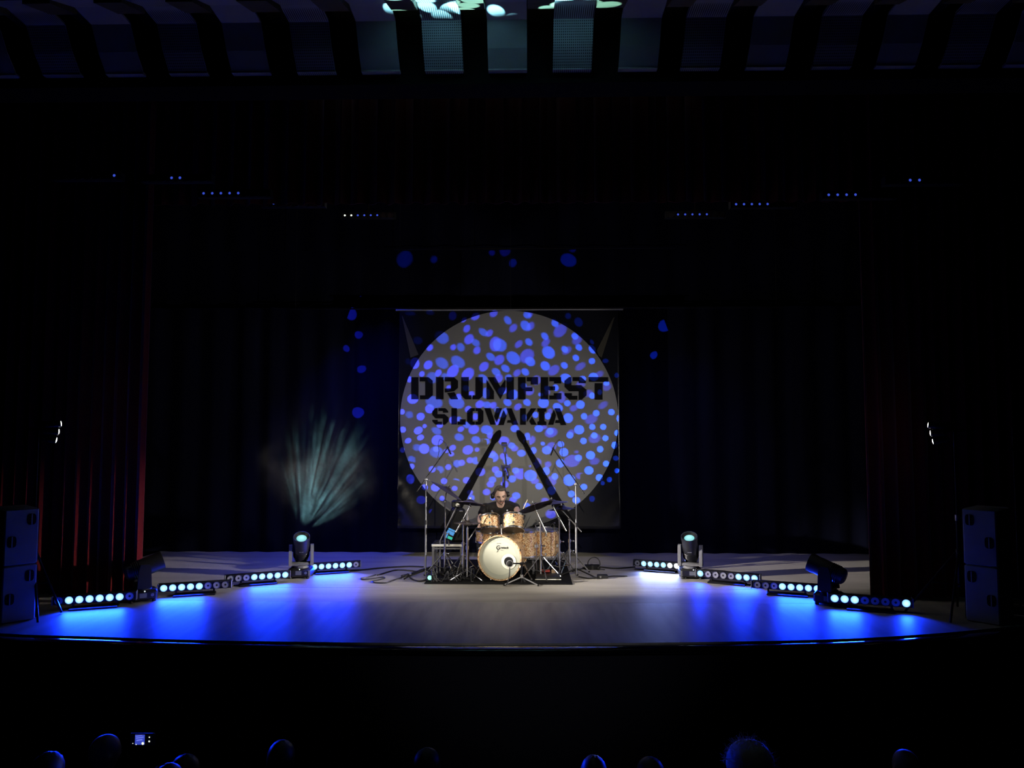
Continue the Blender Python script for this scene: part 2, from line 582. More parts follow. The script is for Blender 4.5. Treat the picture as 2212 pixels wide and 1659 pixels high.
# hall ceiling with its acoustic panels
ceil = struct('ceiling', MB().box((XC, 5.6, 7.3), (13.2, 14, 0.1)), K['black_wall'])
PROF = [(5.74, 5.46), (6.05, 5.58), (6.30, 5.568), (6.42, 5.375), (6.54, 5.245), (6.54, 5.232), (6.60, 5.230)]
PX0 = [100, 235, 371, 505, 645, 783, 919, 1055, 1193, 1334, 1468, 1608, 1750, 1886, 2026]
pxs = []
for i in range(-1, 16):
    a = PX0[i] if 0 <= i < 15 else (PX0[0] - 137 if i < 0 else PX0[-1] + 138)
    pxs.append(at(a + 0.5, 166, 6.6).x)
for i, x0 in enumerate(pxs):
    mb = MB()
    x1 = x0 + 0.352
    th = 0.02
    for (y, z) in PROF:
        mb.v += [V((x0, y, z)), V((x1, y, z)), V((x1, y - 0.004, z + th)), V((x0, y - 0.004, z + th))]
    for k in range(len(PROF) - 1):
        for e in range(4):
            e2 = (e + 1) % 4
            mb.f.append((k * 4 + e, k * 4 + e2, k * 4 + 4 + e2, k * 4 + 4 + e))
    mb.f += [(0, 1, 2, 3), tuple(reversed([4 * (len(PROF) - 1) + e for e in range(4)]))]
    o = struct('ceiling_panel', mb, K['panel_holes'] if i % 2 else K['panel'], ceil, smooth=False)
    # dark beam in the gap
    g0, g1 = x1 + 0.004, (pxs[i + 1] if i + 1 < len(pxs) else x1 + 0.235) - 0.004
    bm = MB()
    bp = [(5.74, 5.43), (6.10, 5.545), (6.10, 5.70), (6.60, 5.70), (6.60, 6.0), (5.74, 6.0)]
    bm.prism([V((g0, y, z)) for y, z in bp], (g1 - g0, 0, 0))
    struct('ceiling_beam', bm, K['wood'], ceil)


# ------------------------------------------------------------------ drapes
def pleats(x0, x1, y, z0, z1, n, amp, seed=0, thick=0.012, hem=0.0, nz=10, flare=0.0):
    rnd = random.Random(seed)
    cols = n * 8
    mb = MB()
    ph = [rnd.uniform(-0.5, 0.5) for _ in range(n + 2)]
    am = [rnd.uniform(0.6, 1.15) for _ in range(n + 2)]
    for side in (0, 1):
        for j in range(nz + 1):
            tz = j / nz
            z = z0 + (z1 - z0) * tz
            for i in range(cols + 1):
                u = i / cols * n
                k = int(u)
                fr = u - k
                pp = ph[k] * (1 - fr) + ph[k + 1] * fr
                aa = am[k] * (1 - fr) + am[k + 1] * fr
                wv = math.sin(2 * PI * u + pp * 2)
                yy = y + amp * aa * wv * (1 + flare * (1 - tz)) + (thick if side else 0)
                zz = z + (hem * math.sin(2 * PI * u + 1.0 + pp) if j == 0 else 0)
                mb.v.append(V((x0 + (x1 - x0) * i / cols + 0.012 * math.sin(4 * PI * u), yy, zz)))
    m_ = cols + 1
    N = m_ * (nz + 1)
    for j in range(nz):
        for i in range(cols):
            a = j * m_ + i
            mb.f.append((a, a + 1, a + m_ + 1, a + m_))
            mb.f.append((N + a, N + a + m_, N + a + m_ + 1, N + a + 1))
    for i in range(cols):
        mb.f.append((i, N + i, N + i + 1, i + 1))
        t = nz * m_ + i
        mb.f.append((t, t + 1, N + t + 1, N + t))
    for j in range(nz):
        for e in (0, cols):
            a = j * m_ + e
            mb.f.append((a, a + m_, N + a + m_, N + a))
    return mb


CURT_Y = 8.88
xl = fl(306, 1285).x
xr = fl(1877, 1290).x
solo('house_curtain', pleats(-6.6, xl, CURT_Y, 0.005, 7.24, 13, 0.055, 3), K['red'],
     'dark red velvet house curtain at the stage side where one fold catches light', 'curtain', 'red house curtains')
solo('house_curtain', pleats(xr, 6.1, CURT_Y + 0.05, 0.005, 7.24, 12, 0.055, 4), K['red'],
     'dark red house curtain gathered in shadow beside the moving head with lowered rear', 'curtain', 'red house curtains')
zv = at(900, 432, 8.98).z
solo('valance', pleats(-6.6, 6.1, 8.98 + .14, zv, 7.24, 56, 0.05, 5, hem=0.012, flare=0.25), K['red'],
     'deep red pleated valance hanging across the top of the stage opening', 'valance')
# black masking: borders, backdrop
solo('backdrop_curtain', pleats(-6.5, 6.0, 12.05, 0.005, at(1100, 663, 12.05).z, 26, 0.035, 6), K['velvet'],
     'black pleated backdrop curtain across the rear of the stage behind the banner', 'curtain')
solo('border_curtain', pleats(-6.5, 6.0, 12.25, at(1100, 668, 12.25).z, 7.24, 20, 0.02, 8), K['velvet'],
     'black border curtain strip just above the banner with faint blue dots', 'curtain')
solo('border_curtain', pleats(-6.5, 6.0, 12.05, at(1100, 540, 12.05).z, 7.24, 20, 0.03, 9), K['velvet'],
     'upper black border curtain hanging high at the rear above a thin line', 'curtain')
# thin rails and suspension wire
BY = 11.60
zr = at(1100, 666, 11.92).z
zr2 = at(1100, 537, 11.95).z
for y, z, xa, xb, rr, lb in ((11.92, zr, -3.9, 4.1, 0.012, 'thin dark horizontal rail along the top of the backdrop above the banner'),
                             (11.95, zr2, -2.2, 2.4, 0.010, 'upper thin horizontal rail between the two black border curtains')):
    t = thing('curtain_rail', (XC, y, z), lb, 'rail')
    part('rail', MB().cone((xa, y, z), (xb, y, z), rr), K['black_metal'], t)
    for xx in (xa + 0.1, xb - 0.1):
        part('hanger', MB().cone((xx, y, z), (xx, y, 7.25), 0.004, n=6), K['black_matte'], t)
solo('suspension_wire', MB().cone(V((at(1103, 600, BY).x, BY, 7.25)), at(1103, 670, BY), 0.004, n=6), K['black_metal'],
     'thin vertical wire running down to the middle of the banner top', 'wire')

# ------------------------------------------------------------------ banner
BY = 11.60
bl, br = at(863, 672, BY).x, at(1337, 672, BY).x
bz0, bz1 = at(1100, 1142, BY).z, at(1100, 671, BY).z


def wave(x, z):
    e = math.exp(-(x - bl) / 0.22)
    e2 = math.exp(-(br - x) / 0.22)
    low = max(0.0, 1 - (z - bz0) / 2.0)
    y = 0.030 * e * low * math.sin(8 * z + 12 * (x - bl)) + 0.012 * e * low * math.sin(21 * z - 30 * x)
    y += 0.014 * e2 * low * math.sin(8 * z - 12 * x)
    y += 0.004 * math.sin(2.1 * x + 0.5) + 0.003 * math.sin(5.3 * x + 1.2 * z)
    y += 0.004 * math.exp(-((x + 1.38) / 0.05) ** 2) + 0.003 * math.exp(-((x - 0.55) / 0.05) ** 2)
    return y


banner = thing('festival_banner', (XC, BY, bz0), 'large square black vinyl banner with grey disc and drumsticks hanging behind the drummer', 'banner')


def cloth_piece(name, polys, material, lift, step=0.07, label=None):
    """flat print on the banner: polygons in (x,z), cut up finely so that they follow the cloth"""
    bm = bmesh.new()
    for poly in polys:
        vs = [bm.verts.new((x, 0, z)) for x, z in poly]
        bm.faces.new(vs)
    x0 = min(p[0] for q in polys for p in q); x1 = max(p[0] for q in polys for p in q)
    z0 = min(p[1] for q in polys for p in q); z1 = max(p[1] for q in polys for p in q)
    k = math.floor(x0 / step)
    while k * step < x1:
        bmesh.ops.bisect_plane(bm, geom=bm.verts[:] + bm.edges[:] + bm.faces[:], plane_co=(k * step, 0, 0), plane_no=(1, 0, 0))
        k += 1
    k = math.floor(z0 / step)
    while k * step < z1:
        bmesh.ops.bisect_plane(bm, geom=bm.verts[:] + bm.edges[:] + bm.faces[:], plane_co=(0, 0, k * step), plane_no=(0, 0, 1))
        k += 1
    for v in bm.verts:
        v.co.y = BY - wave(v.co.x, v.co.z) - lift
    bmesh.ops.recalc_face_normals(bm, faces=bm.faces)
    for f in bm.faces:
        f.normal_update()
        if f.normal.y > 0:
            f.normal_flip()
        f.smooth = True
    me = bpy.data.meshes.new(name)
    bmesh.ops.translate(bm, verts=bm.verts, vec=-banner.location)
    bm.to_mesh(me); bm.free()
    me.materials.append(material)
    o = link(name, me, banner)
    if label:
        o['label'] = label
    return o


def bpt(px, py):
    p = at(px, py, BY)
    return (p.x, p.z)


cloth_piece('cloth', [[(bl, bz0), (br, bz0), (br, bz1), (bl, bz1)]], K['banner_black'], 0.0)
cl = banner.children[0]
sol = cl.modifiers.new('thickness', 'SOLIDIFY'); sol.thickness = 0.003; sol.offset = 1.0
circ = []
for i in range(128):
    a = 2 * PI * i / 128
    circ.append(bpt(1100 + 235.5 * math.cos(a), 906.5 + 235.3 * math.sin(a)))
cloth_piece('disc_print', [circ], K['banner_grey'], 0.011, label='grey printed disc')


def crop1(p): return bpt(870 + p[0] / 9.217, 790 + p[1] / 9.217)
def crop2(p): return bpt(1090 + p[0] / 8.848, 790 + p[1] / 8.848)
def crop3(p): return bpt(860 + p[0] / 9.217, 660 + p[1] / 9.217)
def crop4(p): return bpt(1100 + p[0] / 9.217, 660 + p[1] / 9.217)
def crop5(p): return bpt(860 + p[0] / 9.217, 920 + p[1] / 9.217)
def crop6(p): return bpt(1100 + p[0] / 9.217, 920 + p[1] / 9.217)


LET = [
    (crop1, [[(172, 230), (315, 230), (315, 670), (172, 670)], [(340, 230), (515, 230), (600, 300), (600, 590), (510, 670), (345, 670), (345, 590), (450, 590), (450, 315), (340, 315)]]),
    (crop1, [[(668, 230), (815, 230), (815, 670), (668, 670)], [(840, 230), (1020, 230), (1100, 300), (1100, 440), (1020, 510), (880, 530), (840, 535), (840, 455), (960, 455), (960, 315), (840, 315)], [(890, 545), (1030, 525), (1105, 670), (960, 670)]]),
    (crop1, [[(1165, 230), (1312, 230), (1312, 590), (1365, 590), (1365, 670), (1245, 670), (1165, 590)], [(1450, 230), (1595, 230), (1595, 600), (1520, 670), (1390, 670), (1390, 590), (1450, 590)]]),
    (crop1, [[(1672, 280), (1815, 510), (1815, 670), (1672, 670)], [(1690, 230), (1835, 230), (1945, 420), (2045, 270), (2045, 480), (1945, 670)], [(2068, 230), (2212, 230), (2212, 670), (2068, 670)]]),
    (crop2, [[(258, 220), (400, 220), (400, 415), (530, 415), (530, 490), (400, 490), (400, 645), (258, 645)], [(425, 220), (635, 220), (635, 360), (500, 360), (500, 300), (425, 300)]]),
    (crop2, [[(690, 220), (832, 220), (832, 395), (965, 395), (965, 470), (832, 470), (832, 645), (690, 645)], [(855, 220), (1080, 220), (1080, 340), (945, 340), (945, 300), (855, 300)], [(855, 570), (940, 570), (940, 525), (1080, 525), (1080, 645), (855, 645)]]),
    (crop2, [[(1235, 220), (1275, 220), (1275, 375), (1460, 375), (1560, 460), (1560, 570), (1475, 650), (1415, 650), (1415, 490), (1230, 490), (1145, 405), (1145, 295)], [(1300, 220), (1465, 220), (1550, 295), (1550, 335), (1415, 335), (1415, 295), (1300, 295)], [(1145, 525), (1285, 525), (1285, 575), (1390, 575), (1390, 650), (1235, 650), (1145, 570)]]),
    (crop2, [[(1610, 220), (1980, 220), (1980, 310), (1610, 310)], [(1720, 335), (1870, 335), (1870, 650), (1720, 650)]]),
    (crop1, [[(655, 845), (693, 845), (693, 965), (835, 965), (912, 1030), (912, 1110), (845, 1175), (803, 1175), (803, 1050), (655, 1050), (592, 980), (592, 905)], [(713, 845), (850, 845), (905, 905), (905, 935), (803, 935), (803, 905), (713, 905)], [(592, 1078), (697, 1078), (697, 1115), (780, 1115), (780, 1175), (655, 1175), (592, 1110)]]),
    (crop1, [[(972, 845), (1080, 845), (1080, 1170), (972, 1170)], [(1145, 1068), (1252, 1068), (1252, 1175), (1095, 1175), (1095, 1112), (1145, 1112)]]),
    (crop1, [[(1350, 845), (1435, 845), (1435, 905), (1392, 905), (1392, 1112), (1435, 1112), (1435, 1175), (1345, 1175), (1282, 1112), (1282, 905)], [(1450, 845), (1545, 845), (1605, 905), (1605, 1112), (1545, 1175), (1450, 1175), (1450, 1112), (1497, 1112), (1497, 905), (1450, 905)]]),
    (crop1, [[(1625, 845), (1745, 845), (1850, 1175), (1745, 1175)], [(1870, 845), (1975, 845), (1870, 1130), (1820, 1010)]]),
    (crop2, [[(-15, 850), (38, 960), (-17, 1135), (-122, 1135)], [(40, 815), (135, 815), (262, 1130), (150, 1130), (130, 1090), (48, 1090), (60, 1040), (120, 1040)]]),
    (crop2, [[(298, 815), (405, 815), (405, 1130), (298, 1130)], [(505, 815), (605, 815), (425, 1080), (420, 940)], [(525, 975), (615, 1130), (510, 1130), (470, 1060)]]),
    (crop2, [[(628, 815), (797, 815), (797, 875), (762, 885), (762, 1060), (797, 1070), (797, 1135), (628, 1135), (628, 1070), (660, 1060), (660, 885), (628, 875)]]),
    (crop2, [[(940, 840), (985, 945), (930, 1130), (830, 1130)], [(955, 815), (1060, 815), (1180, 1135), (1075, 1135), (1055, 1095), (965, 1095), (975, 1040), (1035, 1040)]]),
]
for fn, polys in LET:
    cloth_piece('letter', [[fn(p) for p in q] for q in polys], K['ink'], 0.016)
tip_l = [(2030, 80), (2052, 105), (2055, 135), (2046, 210), (2005, 290), (1930, 360), (1360, 1475), (1072, 2037), (837, 2037), (1165, 1475), (1850, 330), (1855, 260), (1885, 190), (1950, 115), (2000, 85)]
tip_r = [(180, 82), (215, 92), (290, 160), (332, 240), (345, 320), (1030, 1465), (1375, 2037), (1112, 2037), (800, 1420), (270, 370), (195, 290), (155, 200), (142, 130), (150, 95)]
for fn, tp in ((crop5, tip_l), (crop6, tip_r)):
    cloth_piece('drumstick_print', [[fn(p) for p in tp]], K['ink'], 0.016)
cloth_piece('light_beam_print', [[crop3(p) for p in ((75, 200), (95, 220), (410, 980), (330, 1010), (250, 1040))]], K['beam_print'], 0.011)
cloth_piece('light_beam_print', [[crop4(p) for p in ((2100, 230), (2065, 250), (1740, 900), (1780, 1000), (1840, 1040))]], K['beam_print'], 0.011)
zb = at(1100, 671, BY).z
a = at(855, 672, BY).x; b = at(1346, 672, BY).x
part('top_rail', MB().cone((a, BY, zb + 0.012), (b, BY, zb + 0.012), 0.013), K['grey_paint'], banner)

# ------------------------------------------------------------------ LED bars on the floor
BAR_N = 8


def led_bar(name, loc, rz, pitch, lit, label, group, white=(), cut=(), hang=None, dim=False):
    """lit: indices of glowing lenses from the bar's -x end"""
    t = thing(name, loc, label, 'stage light', group, rz)
    L = pitch * BAR_N
    zc = 0.115 * pitch / 0.112
    h = pitch * 0.92
    sgn = 1
    b = MB().box((0, 0.045, zc), (L + 0.02, 0.09, h), bev=0.008)
    part('housing', b, K['black_plastic' if hang is None else 'black_matte'], t, world=False)
    for sx in (-1, 1):
        b = MB().box((sx * (L / 2 + 0.016), 0.045, zc), (0.012, 0.10, h * 1.1), bev=0.003)
        part('end_cap', b, K['grey_paint' if hang is None else 'black_matte'], t, world=False)
    if hang is None:
        part('floor_tray', MB().box((0.0, -0.005, 0.010), (L * 0.60, 0.17, 0.020), bev=0.006), K['black_metal'], t, world=False)
        for sx in (-1, 1):
            b = MB().box((sx * L * 0.27, 0.045, 0.012 + (zc - h / 2) / 2), (0.022, 0.03, max(0.014, zc - h / 2 + 0.03)))
            part('upright', b, K['black_metal'], t, world=False)
    else:
        b = MB()
        b.cone((0, 0.05, zc), (0, 0.05, hang - loc[2]), 0.012, n=8)
        b.box((0, 0.05, zc + h / 2 + 0.02), (0.10, 0.05, 0.05), bev=0.006)
        part('hanging_pole', b, K['black_metal'], t, world=False)
    for i in range(BAR_N):
        x = (i - (BAR_N - 1) / 2) * pitch
        on = i in lit
        r = pitch * 0.44
        fr = M.Translation((x, 0, zc)) @ M.Rotation(PI / 2, 4, 'X')
        ring = MB().lathe([(r * 1.05, 0), (r * 1.05, 0.012), (r * 0.93, 0.012), (r * 0.93, 0)], fr, 20, closed=True)
        rg = part('lens_ring', ring, K['black_plastic'], t, world=False)
        if dim:
            if on:
                q = MB().lathe([(0.0, 0.016), (0.008, 0.013), (0.015, 0.003)], M.Identity(4), 10)
                me = mesh_of('lens', q, K['dot_white'] if i in white else K['dot_blue'])
                o = link('lens', me, t); o.matrix_local = fr
                continue
            q = MB().lathe([(r * 0.92, 0.004), (r * 0.4, -0.02), (0.0, -0.024)], fr, 16)
            part('lens', q, K['black_plastic'], t, world=False)
            continue
        if on:
            q = MB().lathe([(r * 0.93, 0.002), (r * 0.8, 0.012), (r * 0.45, 0.019), (0.0, 0.021)], M.Identity(4), 20)
            me = mesh_of('lens', q, K['lens_white'] if i in white else K['lens_blue'])
            o = link('lens', me, t)
            o.matrix_local = fr
            o['label'] = 'glowing white lens' if i in white else 'glowing blue lens'
        else:
            q = MB().lathe([(r * 0.95, 0.006), (r * 0.62, -0.012), (r * 0.30, -0.022), (r * 0.30, -0.004), (r * 0.2, 0.004), (0.0, 0.006)], fr, 20)
            o = part('lens', q, K['reflector'], t, world=False)
            o['label'] = 'unlit silver lens cup'
            part('led_chip', MB().lathe([(r * 0.34, 0.0), (r * 0.30, 0.007), (0.0, 0.008)], fr, 12), K['black_plastic'], o, world=False)
    # the light that the lit lenses throw onto the boards and into the hall
    if lit and not dim:
        runs = [[lit[0]]]
        for i in lit[1:]:
            if i == runs[-1][-1] + 1:
                runs[-1].append(i)
            else:
                runs.append([i])
        for rn in runs:
            xm = (rn[0] + rn[-1]) / 2 - (BAR_N - 1) / 2
            R = M.Rotation(rz, 3, 'Z')
            p = V(loc) + R @ V((xm * pitch, -0.03, zc))
            aim = p + R @ V((0, -1, -0.10))
            wh = [i for i in rn if i in white]
            o = add_light('led_bar_glow', 'AREA', p, aim, P_LED * len(rn) * (0.22 if wh else 1), (0.003, 0.028, 1.0) if not wh else (0.25, 0.35, 1.0),
                          shape='RECTANGLE', size=pitch * len(rn), size_y=0.07, spread=math.radians(100))
    return t


def bar_from(px0, py0, px1, py1, Y0, Y1):
    """first and last lens centre in the photograph, at depths Y0, Y1 -> base location, angle, pitch"""
    a, b = at(px0, py0, Y0), at(px1, py1, Y1)
    d = b - a
    m = (a + b) / 2
    return (m.x, m.y, 0.0), math.atan2(d.y, d.x), d.xy.length / 7.0


G_BAR = 'floor LED bars'
for q in [
    ('floor bar of six glowing blue lenses at the stage edge nearest the pale speaker stack', (127, 1298.5, 280, 1289.5, 8.12, 8.37), [1, 2, 3, 4, 5, 6], ()),
    ('floor bar of five blue lenses then three cups by the red curtain', (354, 1266, 487, 1257.5, 8.80, 9.02), [0, 1, 2, 3, 4], ()),
    ('floor bar of three cups then five blue lenses ending at the haze-beam moving head', (498, 1246.5, 616, 1239, 9.38, 9.66), [3, 4, 5, 6, 7], ()),
    ('floor bar of six blue lenses pointing toward the curly loose cable, last cup unlit', (664, 1221.5, 769, 1216, 10.18, 10.42), [1, 2, 3, 4, 5, 6], ()),
    ('floor bar with a lone blue lens at one end after four dark cups', (1803, 1298, 1957.5, 1305, 8.42, 8.20), [0, 1, 2, 7], ()),
    ('floor bar whose five blue lenses run behind the drooping moving head, three cups unlit', (1635, 1259, 1765, 1268, 9.15, 8.95), [3, 4, 5, 6, 7], ()),
    ('floor bar whose first lens is blue, then four cups and three blue', (1513, 1242.5, 1630, 1250, 9.85, 9.55), [0, 5, 6, 7], ()),
    ('floor bar with four cyan lenses and three glaring white ones behind a moving head', (1377, 1214.5, 1476, 1221, 10.62, 10.38), [1, 2, 3, 4, 5, 6, 7], (5, 6, 7)),
]:
    loc, rz, pitch = bar_from(*q[1])
    led_bar('led_bar', loc, rz, pitch, q[2], q[0], G_BAR, q[3])

G_HUNG = 'hung LED bars'
HZ = 7.25
for lab, x0, x1, py, Y, lit, wh in [
    ('hung bar with a lone dim dot, outermost above the gathered red curtain', 121, 247, 377, 7.75, [7], ()),
    ('hung bar with two faint blue dots, second from the outside over the red curtain', 317, 443, 382, 7.95, [3, 4], ()),
    ('hung bar with five blue dots in front of the valance hem', 440, 571, 417, 8.5, [0, 1, 2, 3, 4], ()),
    ('hung bar with two blue dots just below the valance hem', 575, 690, 438, 9.3, [1, 2], ()),
    ('hung bar with two white dots and four blue dots, innermost of its row', 745, 843, 464, 10.9, [0, 1, 2, 3, 4, 5], (0, 1)),
    ('hung bar of five blue dots, innermost on the far side of the banner', 1449, 1558, 463, 10.6, [1, 2, 3, 4, 5], ()),
    ('hung bar of five blue dots between the innermost and the paler outer one', 1590, 1709, 440, 9.35, [0, 1, 2, 3, 4], ()),
    ('hung bar with four faded blue dots over the shadowed curtain', 1790, 1925, 420, 8.45, [0, 1, 2, 3], ()),
    ('hung bar with two barely visible dots above the shadowed curtain', 1926, 2066, 388, 7.95, [2, 3], ()),
]:
    a, b = at(x0, py, Y), at(x1, py, Y)
    pitch = (b.x - a.x) / 7
    led_bar('hanging_led_bar', ((a.x + b.x) / 2, Y, a.z - 0.11), 0.0, pitch, lit, lab, G_HUNG, wh, hang=HZ, dim=True)


# two of the hung bars shine blue onto the rear boards and the backdrop
for px, py, Y, k, dx in ((794, 464, 10.9, 1.0, -0.5), (1503, 463, 10.6, 0.2, 0.2)):
    p = at(px, py, Y) + V((0, 0.02, -0.12))
    add_light('hung_bar_glow', 'AREA', p, V((p.x + dx, 11.5, 0.0)), 24.0 * k, (0.004, 0.03, 1.0), shape='RECTANGLE', size=0.8, size_y=0.06, spread=math.radians(60))


# ------------------------------------------------------------------ moving heads
def moving_head(loc, pan, direction, label, group='moving head spotlights', lens='dark', sc=1.0, body=None):
    """direction: where the barrel points (world)"""
    t = thing('moving_head', loc, label, 'stage light', group)
    R = M.Rotation(pan, 4, 'Z')
    d = V(direction).normalized()
    hz = 0.375 * sc
    b = MB().box((0, 0, 0.075 * sc), (0.30 * sc, 0.27 * sc, 0.11 * sc), bev=0.02).xf(R)
    base = part('base', b, K['black_plastic'], t, world=False)
    for sx in (-1, 1):
        for sy in (-1, 1):
            part('foot', MB().lathe([(0.022, 0), (0.022, 0.03)], M.Translation((sx * .115 * sc, sy * .10 * sc, 0)), 10).xf(R), K['rubber'], base, world=False)
    part('display', MB().box((0.0, -0.137 * sc, 0.078 * sc), (0.075 * sc, 0.006, 0.05 * sc)).xf(R), K['display'], base, world=False)
    part('socket', MB().lathe([(0.018, 0), (0.018, 0.008)], M.Translation((0.095 * sc, -0.133 * sc, 0.078 * sc)) @ M.Rotation(PI / 2, 4, 'X'), 10).xf(R), K['grey_metal'], base, world=False)
    part('status_light', MB().ball((0.015 * sc, -0.138 * sc, 0.125 * sc), 0.008, 8).xf(R), K['small_led'], base, world=False)
    # yoke: turned so that its axle is square to the barrel
    yaw = math.atan2(d.y, d.x) - PI / 2
    Y = M.Rotation(yaw, 4, 'Z')
    b = MB().lathe([(0.10 * sc, 0.13 * sc), (0.10 * sc, 0.16 * sc)], None, 20)
    b.box((0, 0, 0.175 * sc), (0.30 * sc, 0.13 * sc, 0.05 * sc), bev=0.015)
    yk = part('yoke', b.xf(Y), body or K['grey_paint'], t, world=False)
    for sx in (-1, 1):
        b = MB()
        pr = [(-0.075, 0.16), (0.075, 0.16), (0.065, 0.36), (0.045, 0.43), (-0.045, 0.43), (-0.065, 0.36)]
        b.prism([V((sx * 0.118 * sc, y * sc, z * sc)) for y, z in pr], (sx * 0.042 * sc, 0, 0))
        part('yoke_arm', b.xf(Y), body or K['grey_paint'], t, world=False)
    # barrel
    side = V((math.cos(yaw), math.sin(yaw), 0))
    fr = frame_z(V((0, 0, hz)), d, side)
    prof = [(0.0, -0.195), (0.060, -0.195), (0.088, -0.175), (0.098, -0.13), (0.100, -0.02), (0.104, 0.06), (0.102, 0.13), (0.108, 0.17), (0.108, 0.215), (0.098, 0.215), (0.094, 0.17), (0.094, -0.05), (0.0, -0.06)]
    b = MB().lathe([(r * sc, z * sc) for r, z in prof], fr, 28)
    hd = part('head', b, K['black_plastic'], t, world=False)
    b = MB()
    for k in range(5):
        b.lathe([((0.1015) * sc, (-0.12 + k * 0.02) * sc), (0.105 * sc, (-0.115 + k * 0.02) * sc), (0.1015 * sc, (-0.11 + k * 0.02) * sc)], fr, 28)
    part('cooling_rib', b, K['black_metal'], hd, world=False)['kind'] = 'stuff'
    if lens == 'lit':
        q = MB().lathe([(0.066 * sc, 0.0), (0.05 * sc, 0.012), (0.0, 0.020)], None, 24)
        o = link('lens', mesh_of('lens', q, K['lens_cyan']), hd)
        o.matrix_local = fr @ M.Translation((0, 0, 0.185 * sc))
        o['label'] = 'glowing cyan lens'
        ring = MB().lathe([(0.098 * sc, 0.205 * sc), (0.066 * sc, 0.182 * sc), (0.066 * sc, 0.178 * sc), (0.098 * sc, 0.195 * sc)], fr, 24, closed=True)
        part('lens_surround', ring, K['black_metal'], hd, world=False)
        part('badge', MB().box((0, 0, 0), (0.055 * sc, 0.004, 0.008 * sc)).xf(M.Translation((0, 0, hz)) @ Y @ M.Rotation(math.pi, 4, 'Z') @ M.Translation((0, -0.101 * sc, -0.03))), K['grey_metal'], hd, world=False)
    return t, hd, fr, V(loc) + fr.to_3x3() @ V((0, 0, 0)) + V((0, 0, hz))


MH1 = fl(312, 1302)
MH4 = fl(1775, 1309)
MH2 = fl(643, 1251)
MH3 = fl(1497, 1252)
MH1 = V((MH1.x - 0.09, MH1.y + 0.12, 0)); MH4 = V((MH4.x + 0.13, MH4.y + 0.12, 0))
MH2 = V((MH2.x, MH2.y + 0.14, 0)); MH3 = V((MH3.x, MH3.y + 0.14, 0))
aim_b = at(1100, 925, BY)
m1 = moving_head(MH1, 0.55, aim_b - (MH1 + V((0, 0, .375))), 'black moving head turned away toward the banner beside the red curtain, status light glowing', body=K['black_plastic'])
m4 = moving_head(MH4, -0.5, aim_b - (MH4 + V((0, 0, .375))), 'black moving head seen from its drooping rounded rear beside the shadowed curtain', body=K['black_plastic'])
CEIL_AIM = at(1060, -8, 5.75)
# barrels tilted up at the hall
m2 = moving_head(MH2, 0.05, (0.16, -0.52, 0.80), 'upright moving head with cyan lens below the hazy beam', lens='lit')
m3 = moving_head(MH3, -0.05, (-0.16, -0.48, 0.86), 'upright moving head with cyan lens before the bar of white lenses', lens='lit')


# gobo discs ---------------------------------------------------------------
C3 = [(345, 1140, 95, 110, 0, 'B'), (645, 825, 70, 62, 45, 'B'), (490, 1350, 58, 52, 60, 'B'), (615, 1170, 95, 78, 50, 'B'), (860, 630, 140, 115, -30, 'A'),
      (855, 1135, 140, 100, -35, 'A'), (1180, 1115, 150, 105, -35, 'A'), (1240, 825, 85, 72, -60, 'A'), (1105, 825, 60, 55, 60, 'B'), (1375, 455, 82, 62, 60, 'B'),
      (1420, 665, 110, 85, 50, 'B'), (1535, 735, 85, 65, -40, 'A'), (1580, 885, 78, 68, 55, 'B'), (1680, 520, 95, 65, -40, 'A'), (1835, 540, 80, 60, 50, 'B'),
      (2005, 775, 138, 125, -30, 'A'), (1955, 755, 148, 115, 85, 'B'), (1545, 215, 90, 65, 20, 'B'), (1310, 285, 55, 40, 30, 'B'), (1920, 150, 80, 62, 20, 'B'),
      (2165, 280, 90, 65, -55, 'A'), (1825, 1010, 95, 70, -40, 'A'), (2035, 1070, 112, 88, 45, 'B'), (1720, 1210, 110, 82, 45, 'B'), (1935, 1310, 90, 68, -35, 'A'),
      (2115, 1240, 90, 68, -35, 'A'), (1395, 1365, 142, 108, 50, 'B'), (1100, 1305, 138, 102, 55, 'B'), (820, 1330, 75, 60, 60, 'B'), (650, 1425, 105, 115, 0, 'A'),
      (905, 1400, 70, 65, 0, 'A'), (2020, 1440, 90, 80, 50, 'B'), (1680, 1450, 105, 75, -40, 'A'), (2180, 1430, 70, 70, 0, 'A'),
      (380, 690, 90, 75, 0, 'A'), (800, 500, 110, 70, 0, 'A'), (1080, 210, 75, 85, 0, 'B'), (230, 150, 100, 40, 0, 'A'), (630, 140, 80, 40, 0, 'A'), (190, 1110, 50, 60, 0, 'A')]
